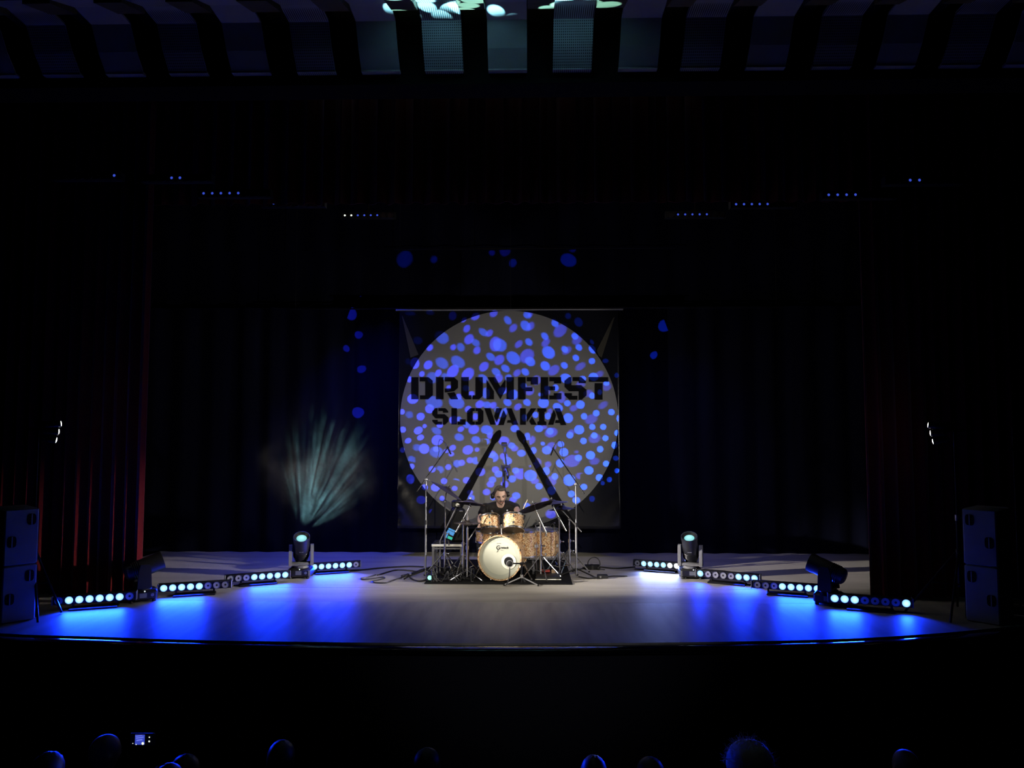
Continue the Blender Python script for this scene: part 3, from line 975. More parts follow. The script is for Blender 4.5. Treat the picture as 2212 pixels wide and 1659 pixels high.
C4 = [(100, 435, 90, 65, 50, 'B'), (310, 390, 112, 88, -50, 'A'), (445, 400, 92, 65, 60, 'B'), (345, 180, 78, 65, -20, 'A'), (435, 170, 50, 40, 20, 'B'),
      (890, 335, 80, 65, -50, 'A'), (1050, 480, 152, 110, 45, 'B'), (1285, 590, 72, 62, -50, 'A'), (1385, 670, 98, 80, 40, 'B'), (690, 595, 80, 62, -50, 'A'),
      (750, 725, 98, 65, 45, 'B'), (375, 715, 82, 62, -45, 'A'), (210, 755, 86, 60, 45, 'B'), (1365, 815, 70, 60, -40, 'A'), (1080, 850, 75, 58, -45, 'A'),
      (1185, 875, 98, 66, 40, 'B'), (765, 920, 135, 115, -45, 'A'), (375, 995, 152, 128, 50, 'B'), (400, 1105, 105, 85, -35, 'A'), (60, 1030, 150, 115, -40, 'A'),
      (1305, 1025, 68, 60, -40, 'A'), (1630, 1090, 65, 60, 0, 'A'), (1455, 1195, 108, 64, 35, 'B'), (1640, 860, 90, 65, -50, 'A'), (700, 1190, 100, 86, -45, 'A'),
      (1075, 1175, 72, 62, -40, 'A'), (915, 1275, 128, 88, 40, 'B'), (180, 1330, 82, 60, 45, 'B'), (300, 1310, 82, 66, -40, 'A'), (1110, 1440, 118, 95, -30, 'A'),
      (1660, 1405, 95, 78, 0, 'A'), (1820, 1360, 82, 62, 35, 'B'), (1440, 1440, 72, 55, 0, 'A'), (1160, 195, 60, 58, 0, 'A'), (1370, 320, 95, 78, -60, 'A'),
      (1640, 720, 90, 55, -55, 'A'), (1915, 1100, 60, 42, 0, 'A'), (2140, 1390, 45, 50, 0, 'A'), (575, 1425, 85, 42, 20, 'B')]
C1 = [(830, 210, 60, 60, 0, 'A'), (635, 400, 50, 85, 0, 'A'), (148, 262, 50, 60, 0, 'B'), (215, 650, 112, 98, 10, 'B'), (600, 715, 168, 115, -15, 'A'),
      (550, 850, 88, 88, 0, 'B'), (1060, 725, 160, 122, -20, 'A'), (970, 870, 85, 80, 0, 'A'), (930, 430, 45, 50, 0, 'B'), (1240, 440, 65, 60, 0, 'A'),
      (1120, 610, 58, 58, 0, 'B'), (1375, 560, 60, 58, 0, 'B'), (1640, 540, 70, 108, 0, 'A'), (1950, 490, 80, 78, 0, 'A'), (1540, 765, 88, 75, 40, 'B'),
      (1665, 775, 80, 68, 0, 'A'), (1815, 780, 72, 60, 40, 'B'), (2065, 720, 90, 75, -30, 'A'), (2060, 480, 55, 60, 0, 'B'), (1310, 860, 70, 60, 45, 'B'),
      (1030, 1070, 90, 80, 10, 'B'), (1110, 1060, 45, 55, 0, 'A'), (1450, 1010, 60, 68, 0, 'B'), (1270, 1175, 80, 65, 0, 'A'), (1905, 1110, 70, 48, 60, 'B'),
      (1990, 930, 120, 58, 55, 'A'), (0, 910, 50, 55, 0, 'B'), (110, 970, 70, 70, 0, 'A'), (370, 1005, 80, 75, 20, 'B'), (450, 1195, 74, 70, 40, 'B'),
      (755, 1180, 60, 48, 0, 'B'), (1860, 870, 60, 75, 0, 'A')]
C2 = [(140, 540, 105, 98, 0, 'A'), (630, 265, 80, 90, 0, 'B'), (495, 470, 88, 85, 0, 'B'), (520, 560, 75, 55, 0, 'B'), (340, 370, 60, 58, 0, 'A'),
      (410, 690, 75, 64, -35, 'A'), (280, 775, 76, 60, 35, 'B'), (725, 700, 105, 98, 0, 'A'), (670, 540, 70, 60, 0, 'A'), (960, 410, 55, 65, 0, 'A'),
      (840, 500, 48, 48, 0, 'B'), (790, 420, 55, 48, 0, 'A'), (1115, 590, 80, 115, 0, 'B'), (1180, 705, 62, 58, 0, 'A'), (1000, 785, 96, 75, -30, 'A'),
      (890, 860, 42, 50, 0, 'B'), (1430, 730, 82, 80, 0, 'A'), (1350, 800, 76, 58, 20, 'B'), (1640, 515, 78, 68, 0, 'B'), (1655, 560, 58, 60, 0, 'A'),
      (1970, 395, 85, 75, 10, 'B'), (1935, 325, 58, 48, 0, 'A'), (1800, 490, 45, 52, 0, 'A'), (1910, 745, 92, 58, 40, 'B'), (2030, 880, 62, 60, 0, 'A'),
      (2165, 1000, 35, 65, 0, 'A'), (1735, 895, 62, 60, 0, 'A'), (1690, 1010, 120, 88, 25, 'B'), (1500, 955, 60, 60, 0, 'A'), (1195, 990, 92, 92, 0, 'A'),
      (570, 930, 55, 60, 0, 'A'), (810, 955, 58, 65, 0, 'A'), (1470, 270, 60, 40, -30, 'A'), (1205, 300, 60, 75, 0, 'A'), (350, 980, 50, 68, 0, 'A'),
      (1490, 345, 80, 68, 0, 'B'), (240, 1080, 38, 48, 0, 'B')]
C5 = [(100, 70, 62, 60, 0, 'B'), (415, 85, 92, 72, 30, 'B'), (740, 90, 98, 66, -25, 'A'), (1260, 60, 62, 52, 30, 'B'), (1515, 70, 106, 88, 20, 'B'),
      (1760, 80, 120, 95, -10, 'A'), (1840, 190, 62, 62, 40, 'B'), (460, 225, 72, 55, 25, 'B'), (210, 290, 60, 52, 30, 'B'), (360, 425, 75, 70, 0, 'A'),
      (530, 450, 104, 100, 0, 'B'), (735, 510, 130, 112, 0, 'A'), (775, 455, 62, 58, 0, 'B'), (800, 275, 118, 102, 20, 'B'), (1200, 220, 92, 74, -15, 'A'),
      (1540, 275, 90, 75, -15, 'A'), (1740, 300, 85, 74, -15, 'A'), (1100, 430, 66, 55, 25, 'B'), (978, 492, 55, 44, 0, 'B'), (1075, 555, 62, 58, 20, 'B'),
      (1400, 475, 104, 90, 20, 'B'), (1580, 470, 62, 58, 0, 'B'), (235, 680, 88, 88, 0, 'A'), (290, 800, 52, 56, 0, 'B'), (1015, 815, 58, 55, 0, 'B'),
      (1155, 745, 78, 74, 0, 'A'), (1280, 730, 62, 60, 0, 'B'), (1440, 680, 62, 58, 0, 'B'), (1535, 690, 80, 74, 0, 'A'), (690, 860, 68, 62, 0, 'B'),
      (805, 865, 82, 74, 0, 'A'), (100, 475, 45, 55, 0, 'B'), (240, 1060, 84, 98, 0, 'B'), (430, 1050, 82, 92, 0, 'A'), (1650, 910, 90, 85, 0, 'B'),
      (540, 1220, 64, 58, 0, 'B'), (757, 1222, 90, 76, 0, 'B'), (930, 1095, 62, 60, 0, 'B'), (1130, 1110, 76, 70, 0, 'A'), (1140, 1240, 55, 50, 0, 'B'),
      (1380, 1080, 75, 64, 0, 'B'), (1880, 620, 105, 98, 0, 'A'), (1890, 555, 70, 64, 0, 'B'), (1950, 870, 72, 68, 0, 'B'), (1990, 955, 80, 70, 0, 'A'),
      (1870, 1070, 78, 70, 0, 'A'), (1848, 1160, 74, 64, 0, 'B'), (1770, 1315, 72, 64, 0, 'B'), (1880, 1420, 55, 60, 0, 'A'), (455, 1475, 95, 82, 0, 'B'),
      (1440, 1430, 72, 64, 0, 'A'), (1450, 1320, 50, 48, 0, 'B'), (890, 1440, 45, 52, 0, 'B'), (2125, 290, 112, 88, 0, 'B'), (2120, 600, 80, 70, 0, 'B'),
      (2160, 690, 85, 78, 0, 'A'), (2135, 1160, 80, 72, 0, 'B'), (670, 1715, 60, 60, 0, 'B')]
C6 = [(90, 45, 82, 70, 0, 'A'), (340, 200, 55, 75, 0, 'A'), (435, 275, 115, 92, 20, 'B'), (570, 45, 84, 70, 0, 'A'), (720, 20, 82, 52, 0, 'B'),
      (795, 100, 70, 68, 0, 'A'), (860, 125, 126, 94, 15, 'B'), (1375, 65, 98, 92, 0, 'A'), (1270, 112, 62, 50, 0, 'B'), (1190, 175, 68, 64, 0, 'A'),
      (1635, 10, 62, 58, 0, 'A'), (1855, 10, 62, 58, 0, 'A'), (2130, 135, 45, 60, 0, 'A'), (1675, 180, 65, 60, 0, 'A'), (1735, 240, 120, 94, 10, 'B'),
      (1900, 235, 62, 58, 0, 'A'), (1460, 290, 65, 64, 0, 'A'), (2110, 265, 92, 70, 20, 'B'), (2090, 380, 62, 70, 0, 'A'), (30, 385, 70, 64, 0, 'A'),
      (130, 440, 76, 60, 0, 'B'), (220, 535, 84, 70, 0, 'A'), (650, 345, 72, 64, 0, 'A'), (730, 475, 95, 84, 0, 'A'), (870, 400, 96, 84, 10, 'B'),
      (1010, 355, 72, 64, 0, 'A'), (1070, 515, 88, 86, 0, 'A'), (460, 480, 60, 70, 0, 'A'), (1795, 455, 65, 64, 0, 'A'), (1365, 512, 66, 50, 0, 'B'),
      (1600, 575, 90, 84, 0, 'A'), (1280, 690, 160, 122, 10, 'B'), (1360, 630, 70, 64, 0, 'A'), (1730, 695, 96, 70, 10, 'B'), (1915, 745, 62, 60, 0, 'A'),
      (540, 735, 130, 108, 10, 'B'), (800, 760, 62, 60, 0, 'B'), (1000, 735, 85, 84, 0, 'A'), (2115, 640, 55, 50, 0, 'A'), (2135, 890, 48, 50, 0, 'A'),
      (1985, 1065, 52, 55, 0, 'A'), (15, 720, 35, 55, 0, 'A'), (110, 885, 72, 62, 0, 'A'), (260, 950, 142, 110, 0, 'B'), (400, 980, 125, 112, 0, 'A'),
      (715, 890, 72, 84, 0, 'A'), (40, 1050, 76, 70, 0, 'A'), (540, 1090, 82, 60, 0, 'B'), (570, 1195, 72, 64, 0, 'A'), (890, 1000, 65, 66, 0, 'A'),
      (870, 1090, 98, 100, 0, 'B'), (1180, 1075, 120, 115, 0, 'A'), (1265, 960, 66, 60, 0, 'A'), (1440, 990, 86, 68, 0, 'B'), (1570, 880, 90, 84, 0, 'A'),
      (1780, 1025, 72, 70, 0, 'A'), (1590, 1130, 55, 58, 0, 'B'), (1730, 1135, 55, 40, 0, 'B'), (1850, 1135, 40, 44, 0, 'A'), (1470, 1210, 68, 60, 0, 'A'),
      (1220, 1350, 70, 66, 0, 'A'), (120, 1385, 80, 68, 0, 'A'), (100, 1465, 76, 58, 0, 'B'), (1320, 1475, 76, 64, 0, 'A'), (715, 1300, 50, 78, 0, 'A'),
      (815, 1280, 85, 88, 0, 'A'), (745, 1475, 70, 50, 0, 'B'), (1640, 1450, 55, 60, 0, 'A'), (862, 1750, 100, 90, 0, 'B'), (330, 1585, 60, 55, 0, 'A')]
dots = []
for lst, ox, oy, s in ((C3, 860, 660, 9.217), (C4, 1100, 660, 9.217), (C1, 870, 790, 9.217), (C2, 1090, 790, 8.848), (C5, 860, 920, 9.217), (C6, 1100, 920, 9.217)):
    for (x, y, a, b, th, ty) in lst:
        dots.append([ox + x / s, oy + y / s, a / s, b / s, th, ty, BY])
# strays that miss the banner and land on the black cloth
for (x, y, a, ty) in ((752, 683, 16, 'B'), (772, 726, 9, 'B'), (778, 800, 9, 'B'), (770, 893, 13, 'B'), (742, 760, 8, 'B'), (1440, 712, 14, 'A'), (1415, 770, 9, 'A'),
                      (918, 592, 19, 'A'), (1055, 574, 11, 'B'), (977, 592, 8, 'A'), (1255, 595, 15, 'A'), (1025, 580, 7, 'B'), (1192, 571, 8, 'B'), (1140, 600, 9, 'A')):
    dots.append([x, y, a, a * .9, 0, ty, 12.0])
dots.sort(key=lambda d: -d[2] * d[3])


def dot_points(d, n=20):
    out = []
    th = math.radians(d[4])
    for i in range(n):
        a = 2 * PI * i / n
        x, y = d[2] * math.cos(a), d[3] * math.sin(a)
        out.append(at(d[0] + x * math.cos(th) + y * math.sin(th), d[1] - x * math.sin(th) + y * math.cos(th), d[6]))
    return out


def gobo(head, origin, axis, items, name):
    """a thin steel disc pierced by one hole per projected spot, in the mouth of the barrel"""
    dp = 0.108
    fr = frame_z(origin + axis * dp, axis, V((0, 0, 1)).cross(axis))
    inv = fr.inverted()
    holes = []
    R = 0
    done = []
    for d in items:
        pts = []
        for p in dot_points(d):
            q = origin + (p - origin) * (dp / (p - origin).dot(axis))
            l = inv @ q
            pts.append((l.x, l.y))
        cx = sum(p[0] for p in pts) / len(pts); cy = sum(p[1] for p in pts) / len(pts)
        k = 1.0
        for o in done:
            dx, dy = o[0] - cx, o[1] - cy
            L = math.hypot(dx, dy)
            if L < 1e-9:
                k = 0; break
            ux, uy = dx / L, dy / L
            e1 = max((p[0] - cx) * ux + (p[1] - cy) * uy for p in pts)
            e2 = max(-(p[0] - o[0]) * ux - (p[1] - o[1]) * uy for p in o[2])
            if e1 + e2 > L - 0.0003:
                k = min(k, (L - 0.0003 - e2) / e1)
        if k < 0.35:
            continue
        pts = [(cx + (p[0] - cx) * k, cy + (p[1] - cy) * k) for p in pts]
        done.append((cx, cy, pts))
        R = max(R, max(math.hypot(*p) for p in pts))
    R += 0.012
    cu = bpy.data.curves.new(name, 'CURVE')
    cu.dimensions = '2D'; cu.fill_mode = 'BOTH'
    loops = [[(R * math.cos(2 * PI * i / 64), R * math.sin(2 * PI * i / 64)) for i in range(64)]] + [d[2] for d in done]
    for lp in loops:
        s = cu.splines.new('POLY')
        s.points.add(len(lp) - 1)
        for i, (x, y) in enumerate(lp):
            s.points[i].co = (x, y, 0, 1)
        s.use_cyclic_u = True
    tmp = bpy.data.objects.new(name, cu)
    COL.objects.link(tmp)
    dg = bpy.context.evaluated_depsgraph_get()
    me = bpy.data.meshes.new_from_object(tmp.evaluated_get(dg))
    bpy.data.objects.remove(tmp)
    me.materials.clear(); me.materials.append(K['black_metal'])
    o = link(name, me, head)
    o.matrix_local = M.Translation(-root_of(head).location) @ fr
    return R


def split(ty):
    own, other = [], []
    for d in dots:
        (own if d[5] == ty else other).append(d)
    return own


for (t, hd, fr, c), ty, colr, pw in ((m1, 'B', (0.035, 0.055, 1.0), P_GOBO_L), (m4, 'A', (0.012, 0.085, 1.0), P_GOBO_R)):
    ax = fr.to_3x3() @ V((0, 0, 1))
    org = c + ax * 0.085
    R = gobo(hd, org, ax, split(ty), 'gobo')
    add_light('gobo_projector', 'SPOT', org, org + ax, pw, colr, spot_size=math.radians(78), spot_blend=0.0, shadow_soft_size=0.0002)
    # black baffle closing the barrel around the gobo
    inner = 0.094
    g = MB().lathe([(R - 0.004, 0.199), (inner + 0.012, 0.199), (inner + 0.012, 0.206), (R - 0.004, 0.206)], fr, 28, closed=True) if R < inner + 0.01 else None
    print('GOBO R', R)
    if g:
        part('baffle', g, K['black_metal'], hd, world=False)

# mid heads: spotted beams onto the hall ceiling (gobo pattern inside the lamp)
def pattern_light(o, scale, thr, tint, seed):
    d = o.data
    d.use_nodes = True
    nt = d.node_tree
    em = nt.nodes['Emission']
    tc = nt.nodes.new('ShaderNodeTexCoord')
    vo = nt.nodes.new('ShaderNodeTexVoronoi')
    vo.inputs['Scale'].default_value = scale
    mp = nt.nodes.new('ShaderNodeMapping'); mp.inputs['Location'].default_value = (seed, seed * .7, 0)
    nt.links.new(tc.outputs['Normal'], mp.inputs[0])
    nt.links.new(mp.outputs[0], vo.inputs['Vector'])
    c = nt.nodes.new('ShaderNodeMapRange')
    c.inputs['From Min'].default_value = thr; c.inputs['From Max'].default_value = thr - 0.04
    c.inputs['To Min'].default_value = 0; c.inputs['To Max'].default_value = 1
    nt.links.new(vo.outputs['Distance'], c.inputs['Value'])
    nt.links.new(c.outputs[0], em.inputs['Strength'])
    em.inputs['Color'].default_value = (*tint, 1)


for k, (t, hd, fr, c) in enumerate((m2, m3)):
    ax = fr.to_3x3() @ V((0, 0, 1))
    org = c + ax * 0.225
    o = add_light('ceiling_beam_light', 'SPOT', org, V(((0.7, -1.4)[k], 2.9, 5.46)), P_BEAM, (1, 1, 1),
                  spot_size=math.radians(35), spot_blend=0.1, shadow_soft_size=0.004)
    pattern_light(o, 24, 0.37, (0.33, 0.84, 0.92), 3.3 + k * 5)


# ------------------------------------------------------------------ T-bar stands with white par cans
def par_stand(base_xy, top, sx, label):
    t = thing('lighting_stand', (base_xy[0], base_xy[1], 0), label, 'light stand', 'side lighting stands')
    x, y = base_xy
    part('pole', MB().cone((x, y, 0.30), (x, y, 1.05), 0.020).cone((x, y, 1.0), (x, y, top.z + 0.02), 0.013), K['black_metal'], t)
    part('collar', MB().cone((x, y, 0.60), (x, y, 0.70), 0.032), K['black_metal'], t)
    part('collar', MB().cone((x, y, 1.0), (x, y, 1.06), 0.027), K['steel'], t)
    part('knob', MB().cone((x - sx * 0.02, y, 1.03), (x - sx * 0.075, y - 0.02, 1.04), 0.016), K['steel'], t)
    for a in (-1.0, 0.35, 1.9):
        a2 = a if sx > 0 else PI - a
        ra = 0.30 if (sx > 0 and a == 0.35) else 0.55
        e = V((x + ra * math.cos(a2), y + ra * 0.72 * math.sin(a2), 0.012))
        part('leg', MB().tube([(x + 0.03 * math.cos(a2), y + 0.03 * math.sin(a2), 0.66), e], 0.012), K['black_metal'], t)
        part('brace', MB().tube([(x, y, 0.33), (V((x, y, .66)) + e) / 2], 0.007), K['black_metal'], t)
    part('cross_bar', MB().box((x + sx * 0.03, y + 0.02, top.z + 0.02), (0.30, 0.03, 0.03)), K['black_metal'], t)
    return t


def par_can(p, d, label):
    d = d.normalized()
    t = thing('par_can', p, label, 'stage light', 'white par cans on the side stands')
    fr = frame_z(p, d)
    q = MB().lathe([(0.0, -0.085), (0.022, -0.08), (0.034, -0.06), (0.037, 0.0), (0.040, 0.06), (0.040, 0.074), (0.035, 0.074), (0.032, 0.0), (0.0, -0.01)], fr, 18)
    part('housing', q, K['black_plastic'], t)
    part('lens', MB().lathe([(0.034, 0.068), (0.024, 0.078), (0.0, 0.082)], fr, 16), K['can_glow'], t, label='bright white lens')
    s = fr.to_3x3() @ V((1, 0, 0))
    part('yoke_bracket', MB().tube([p + s * 0.045, p + s * 0.05 - V((0, 0, .03)), p - s * 0.05 - V((0, 0, .03)), p - s * 0.045], 0.005, 6), K['black_metal'], t)


for base, sx, nm in ((LAMP_L, 1, 'lit red curtain side'), (LAMP_R, -1, 'shadowed curtain side')):
    par_stand((at(72, 1200, 7.9).x, 7.9) if sx > 0 else (at(2071, 1200, 8.1).x, 8.1), base, sx, 'tall thin black tripod light stand on the ' + nm)
    for k in range(4):
        p = base + V((sx * (0.10 - 0.022 * k), 0.01, CAN_DZ[k])) if k < 3 else base + V((-sx * 0.02, 0.02, CAN_DZ[3]))
        aim = V((XM + sx * (0.85 + 0.15 * k), 11.3, (2.9, 1.7, 0.6)[k])) if k < 3 else CROSS[sx]
        par_can(p, aim - p, ('topmost small par can', 'middle small par can', 'lowest small par can', 'rear small par can')[k] + ' on the light stand at the ' + nm)
# a further slim stand behind the shadowed speaker stack
ex = at(2195, 1100, 8.3).x
t = thing('thin_stand', (ex, 8.3, 0), 'slim dark pole stand rising behind the shadowed speaker stack', 'stand')
part('pole', MB().cone((ex, 8.3, 0.02), (ex, 8.3, at(2190, 925, 8.3).z), 0.014), K['black_metal'], t)
part('base_plate', MB().lathe([(0.20, 0), (0.20, 0.02), (0.03, 0.03)], M.Translation((ex, 8.3, 0)), 20), K['black_metal'], t)
part('clamp', MB().box((ex - 0.02, 8.29, at(2190, 970, 8.3).z), (0.06, 0.05, 0.05), bev=0.01), K['black_metal'], t)


# ------------------------------------------------------------------ speaker stacks
def speaker(loc, rz, flip, label):
    t = thing('speaker_cabinet', loc, label, 'speaker', 'pale speaker cabinets', rz)
    w, d, h = 0.305, 0.50, 0.575
    # side that faces the hall is a plain panel with two recessed bar handles
    b = MB().box((0, d / 2, h / 2), (w, d, h - 0.004), bev=0.012)
    part('cabinet', b, K['speaker'], t, world=False)
    for (hx, hz) in ((0.085, h * 0.80), (-0.085, h * 0.42)):
        hx *= flip
        ol = []
        a, c = 0.042, 0.058
        for i in range(16):
            an = 2 * PI * i / 16
            cx_, sx_ = math.cos(an), math.sin(an)
            ol.append(V((hx + a * abs(cx_) ** .6 * (1 if cx_ > 0 else -1), -0.0035, hz + c * abs(sx_) ** .6 * (1 if sx_ > 0 else -1))))
        hd = part('handle_recess', MB().prism(ol, (0, 0.01, 0)), K['black_matte'], t, world=False, smooth=False)
        part('handle_bar', MB().box((hx, -0.006, hz), (0.012, 0.010, 0.11), bev=0.003), K['speaker'], hd, world=False)
    part('front_grille', MB().box((flip * (w / 2 + 0.004), d / 2, h / 2), (0.010, d - 0.04, h - 0.04)), K['black_matte'], t, world=False)
    return t


pl = fl(36, 1345); pr_ = fl(2126, 1348)
for base, fl_, rz, nm in ((V((pl.x, pl.y + 0.02, 0)), 1, 0.85, 'at the stage edge by the six-lens bar'), (V((pr_.x, pr_.y + 0.02, 0)), -1, -0.80, 'in shadow, beyond the single-lens bar')):
    speaker(base, rz, fl_, 'lower pale speaker cabinet of the stack ' + nm)
    speaker(base + V((0, 0, 0.578)), rz, fl_, 'upper pale speaker cabinet of the stack ' + nm)

# ------------------------------------------------------------------ drum kit
rl, rr = fl(916, 1262), fl(1236, 1260)
rug = MB().box(((rl.x + rr.x) / 2, (rl.y + 11.35) / 2, 0.006), (rr.x - rl.x, 11.35 - rl.y, 0.012), bev=0.004)
solo('drum_rug', rug, K['rug'], 'flat black rug under the whole drum kit', 'rug')
RZ = 0.012     # top of the rug


def lug(mb, fr, r, z0, z1):
    p0 = fr @ V((r + 0.010, 0, z0)); p1 = fr @ V((r + 0.010, 0, z1))
    mb.cone(p0, p1, 0.008, n=8)


def drum(name, label, c, axis, dia, depth, cat='drum', group=None, nl=6, top=None, bottom=None, badge=None, legs=False, bass=False):
    """c: centre of the shell; axis points to the batter (top) head"""
    axis = V(axis).normalized()
    t = thing(name, (c[0], c[1], 0) if not legs else (c[0], c[1], RZ), label, cat, group)
    fr = frame_z(V(c), axis, (1, 0, 0) if abs(axis.x) < 0.9 else (0, 0, 1))
    r = dia / 2
    h = depth / 2
    part('shell', MB().lathe([(r, -h), (r, h), (r - 0.008, h), (r - 0.008, -h)], fr, 40, closed=True), K['wrap'], t)
    hoop_m = K['wrap'] if bass else K['chrome']
    hw = 0.036 if bass else 0.022
    for s in (-1, 1):
        z = s * h
        if bass:
            pr = [(r + 0.018, z - 0.004), (r + 0.018, z + s * hw), (r + 0.004, z + s * hw), (r + 0.004, z - 0.004)]
        else:
            pr = [(r + 0.003, z - s * 0.010), (r + 0.010, z - s * 0.010), (r + 0.010, z + s * 0.010), (r + 0.014, z + s * 0.013), (r + 0.003, z + s * 0.013)]
        part('hoop', MB().lathe(pr, fr, 40, closed=True), hoop_m, t)
        hm = (top if s > 0 else bottom) or K['dark_head']
        hd = part('drumhead', MB().lathe([(r + 0.002, z - s * 0.001), (r + 0.002, z + s * 0.005), (r - 0.012, z + s * 0.006), (0.0, z + s * 0.006)], fr, 40), hm, t)
    for i in range(nl):
        a = 2 * PI * (i + 0.5) / nl
        R = fr @ M.Rotation(a, 4, 'Z')
        for s in (-1, 1):
            q = MB()
            z = s * (h - 0.045) if depth > 0.2 else s * h * 0.45
            q.box(R @ V((r + 0.008, 0, z)), (0.020, 0.022, 0.034), rot=R.to_3x3(), bev=0.005)
            q.cone(R @ V((r + 0.012, 0, z)), R @ V((r + 0.012, 0, s * (h + 0.012))), 0.0045, n=6)
            part('lug', q, K['chrome'], t)
        if bass:
            for s in (-1, 1):
                part('claw_hook', MB().box(R @ V((r + 0.022, 0, s * (h + 0.018))), (0.012, 0.030, 0.05), rot=R.to_3x3(), bev=0.004), K['chrome'], t)
    if legs:
        for a in (-2.2, -0.6, 1.3):
            p = V((c[0] + (r + 0.025) * math.cos(a), c[1] + (r + 0.025) * math.sin(a), 0))
            lg = part('leg', MB().tube([p + V((0, 0, c[2] + 0.02)), p + V((0, 0, 0.16)), p + V((0.02 * math.cos(a), 0.02 * math.sin(a), RZ + 0.02))], 0.006), K['chrome'], t)
            part('rubber_foot', MB().ball(p + V((0.02 * math.cos(a), 0.02 * math.sin(a), RZ + 0.016)), 0.016, 8), K['rubber'], lg)
            part('leg_bracket', MB().box(p + V((-0.012 * math.cos(a), -0.012 * math.sin(a), c[2] - 0.03)), (0.03, 0.03, 0.05), bev=0.005), K['chrome'], t)
    return t, fr, r, h


# bass drum, front head turned a little to one side
bc = at(1080, 1209, 9.72)
bax = V((0.17, 1.0, -0.005)).normalized()             # towards the drummer
BD = 0.545
bc.z = BD / 2 + 0.03 + RZ
bcent = bc + bax * 0.20
t, fr, r, h = drum('bass_drum', 'bass drum with cream front head, round port hole and script logo', bcent, bax, BD, 0.40, nl=8, top=K['dark_head'], bottom=K['drumhead'], bass=True)
# front head faces -axis
ff = frame_z(bcent - bax * (h + 0.0065), -bax, (1, 0, 0))     # x to the picture's right, y up?
ux = V((1, 0, 0)); ux = (ux - bax * ux.dot(bax)).normalized(); uy = ux.cross(bax) * -1
if uy.z < 0:
    uy = -uy
nf = -bax


def on_head(x, y, lift=0.0):
    return bcent - bax * (h + 0.0062) + ux * x + uy * y + nf * lift


def headframe(x, y, lift):
    m_ = M((ux, uy, nf)).transposed().to_4x4()
    m_.translation = on_head(x, y, lift)
    return m_


part('muffle_ring_print', MB().lathe([(r * 0.985, 0), (r * 0.985, 0.0012), (r * 0.80, 0.0012), (r * 0.80, 0)], headframe(0, 0, 0), 48, closed=True), K['drumhead_edge'], t, label='slightly darker outer ring of the head')
PX, PY = 0.118, -0.045
part('port_ring', MB().lathe([(0.098, 0), (0.096, 0.006), (0.062, 0.006), (0.060, 0)], headframe(PX, PY, 0.0012), 36, closed=True), K['port'], t, label='cream ring around the port hole')
part('port_hole', MB().lathe([(0.061, 0.0), (0.061, 0.002), (0.0, 0.002)], headframe(PX, PY, 0.0013), 30), K['black_matte'], t, label='black port hole')
for sx in (-1, 1):
    p = bcent + ux * sx * (r + 0.005) - uy * r * 0.35
    part('spur', MB().tube([p, p + V((sx * 0.10, -0.10, -p.z + 0.03))], 0.009).ball(p + V((sx * 0.10, -0.10, -p.z + 0.028)), 0.015, 8), K['chrome'], t)


def text_part(body, size, x, y, parent, material, shear=0.25, name='logo_lettering', bold=0.0):
    cu = bpy.data.curves.new(name, 'FONT')
    cu.body = body; cu.size = size; cu.shear = shear; cu.align_x = 'LEFT'
    cu.extrude = 0.0006; cu.offset = bold; cu.resolution_u = 4
    tmp = bpy.data.objects.new(name, cu); COL.objects.link(tmp)
    me = bpy.data.meshes.new_from_object(tmp.evaluated_get(bpy.context.evaluated_depsgraph_get()))
    bpy.data.objects.remove(tmp)
    me.materials.clear(); me.materials.append(material)
    o = link(name, me, parent)
    o.matrix_local = M.Translation(-root_of(parent).location) @ headframe(x, y, 0.0016)
    return o


text_part('G', 0.075, -0.052, 0.105, t, K['ink'], 0.1, bold=0.001)
text_part('retsch', 0.042, 0.004, 0.118, t, K['ink'], 0.35, bold=0.0008)
text_part('THAT GREAT', 0.010, -0.040, 0.178, t, K['ink'], 0.0)
text_part('SOUND', 0.010, 0.012, 0.094, t, K['ink'], 0.0)
q = MB().tube([headframe(-.03, .112, .002) @ V((0, 0, 0)), headframe(-.026, .088, .002) @ V((0, 0, 0)), headframe(-.040, .070, .002) @ V((0, 0, 0))], 0.003, 6)
part('logo_tail', q, K['ink'], t)
bass_root = t

# rack toms, tilted to the drummer so that their dark undersides show
TA = V((0.04, 0.46, 0.89))
t1c = at(1058.5, 1131, 10.02)
t2c = at(1109.5, 1130, 10.00)
drum('rack_tom', 'smaller copper sparkle rack tom beside the gap, hung above the bass drum logo', t1c, V((-0.06, 0.46, 0.89)), 0.258, 0.175, group='rack toms', top=K['drumhead'])
drum('rack_tom', 'copper sparkle rack tom over the bass drum on the ride cymbal side', t2c, TA, 0.282, 0.185, group='rack toms', top=K['drumhead'])
mp0 = at(1083, 1163, 9.95); mp1 = at(1083, 1138, 9.98)
t = thing('tom_holder', (mp0.x, mp0.y, 0), 'chrome double tom holder rising from the bass drum between the two rack toms', 'drum hardware')
part('post', MB().cone(mp0 - V((0, 0, 0.03)), mp1 + V((0, 0, 0.03)), 0.013), K['steel'], t)
part('holder_block', MB().box(mp1, (0.05, 0.04, 0.06), bev=0.01), K['chrome'], t)
for c in (t1c, t2c):
    e = c + (mp1 - c).normalized() * 0.13
    part('arm', MB().cone(mp1, e, 0.008), K['chrome'], t)

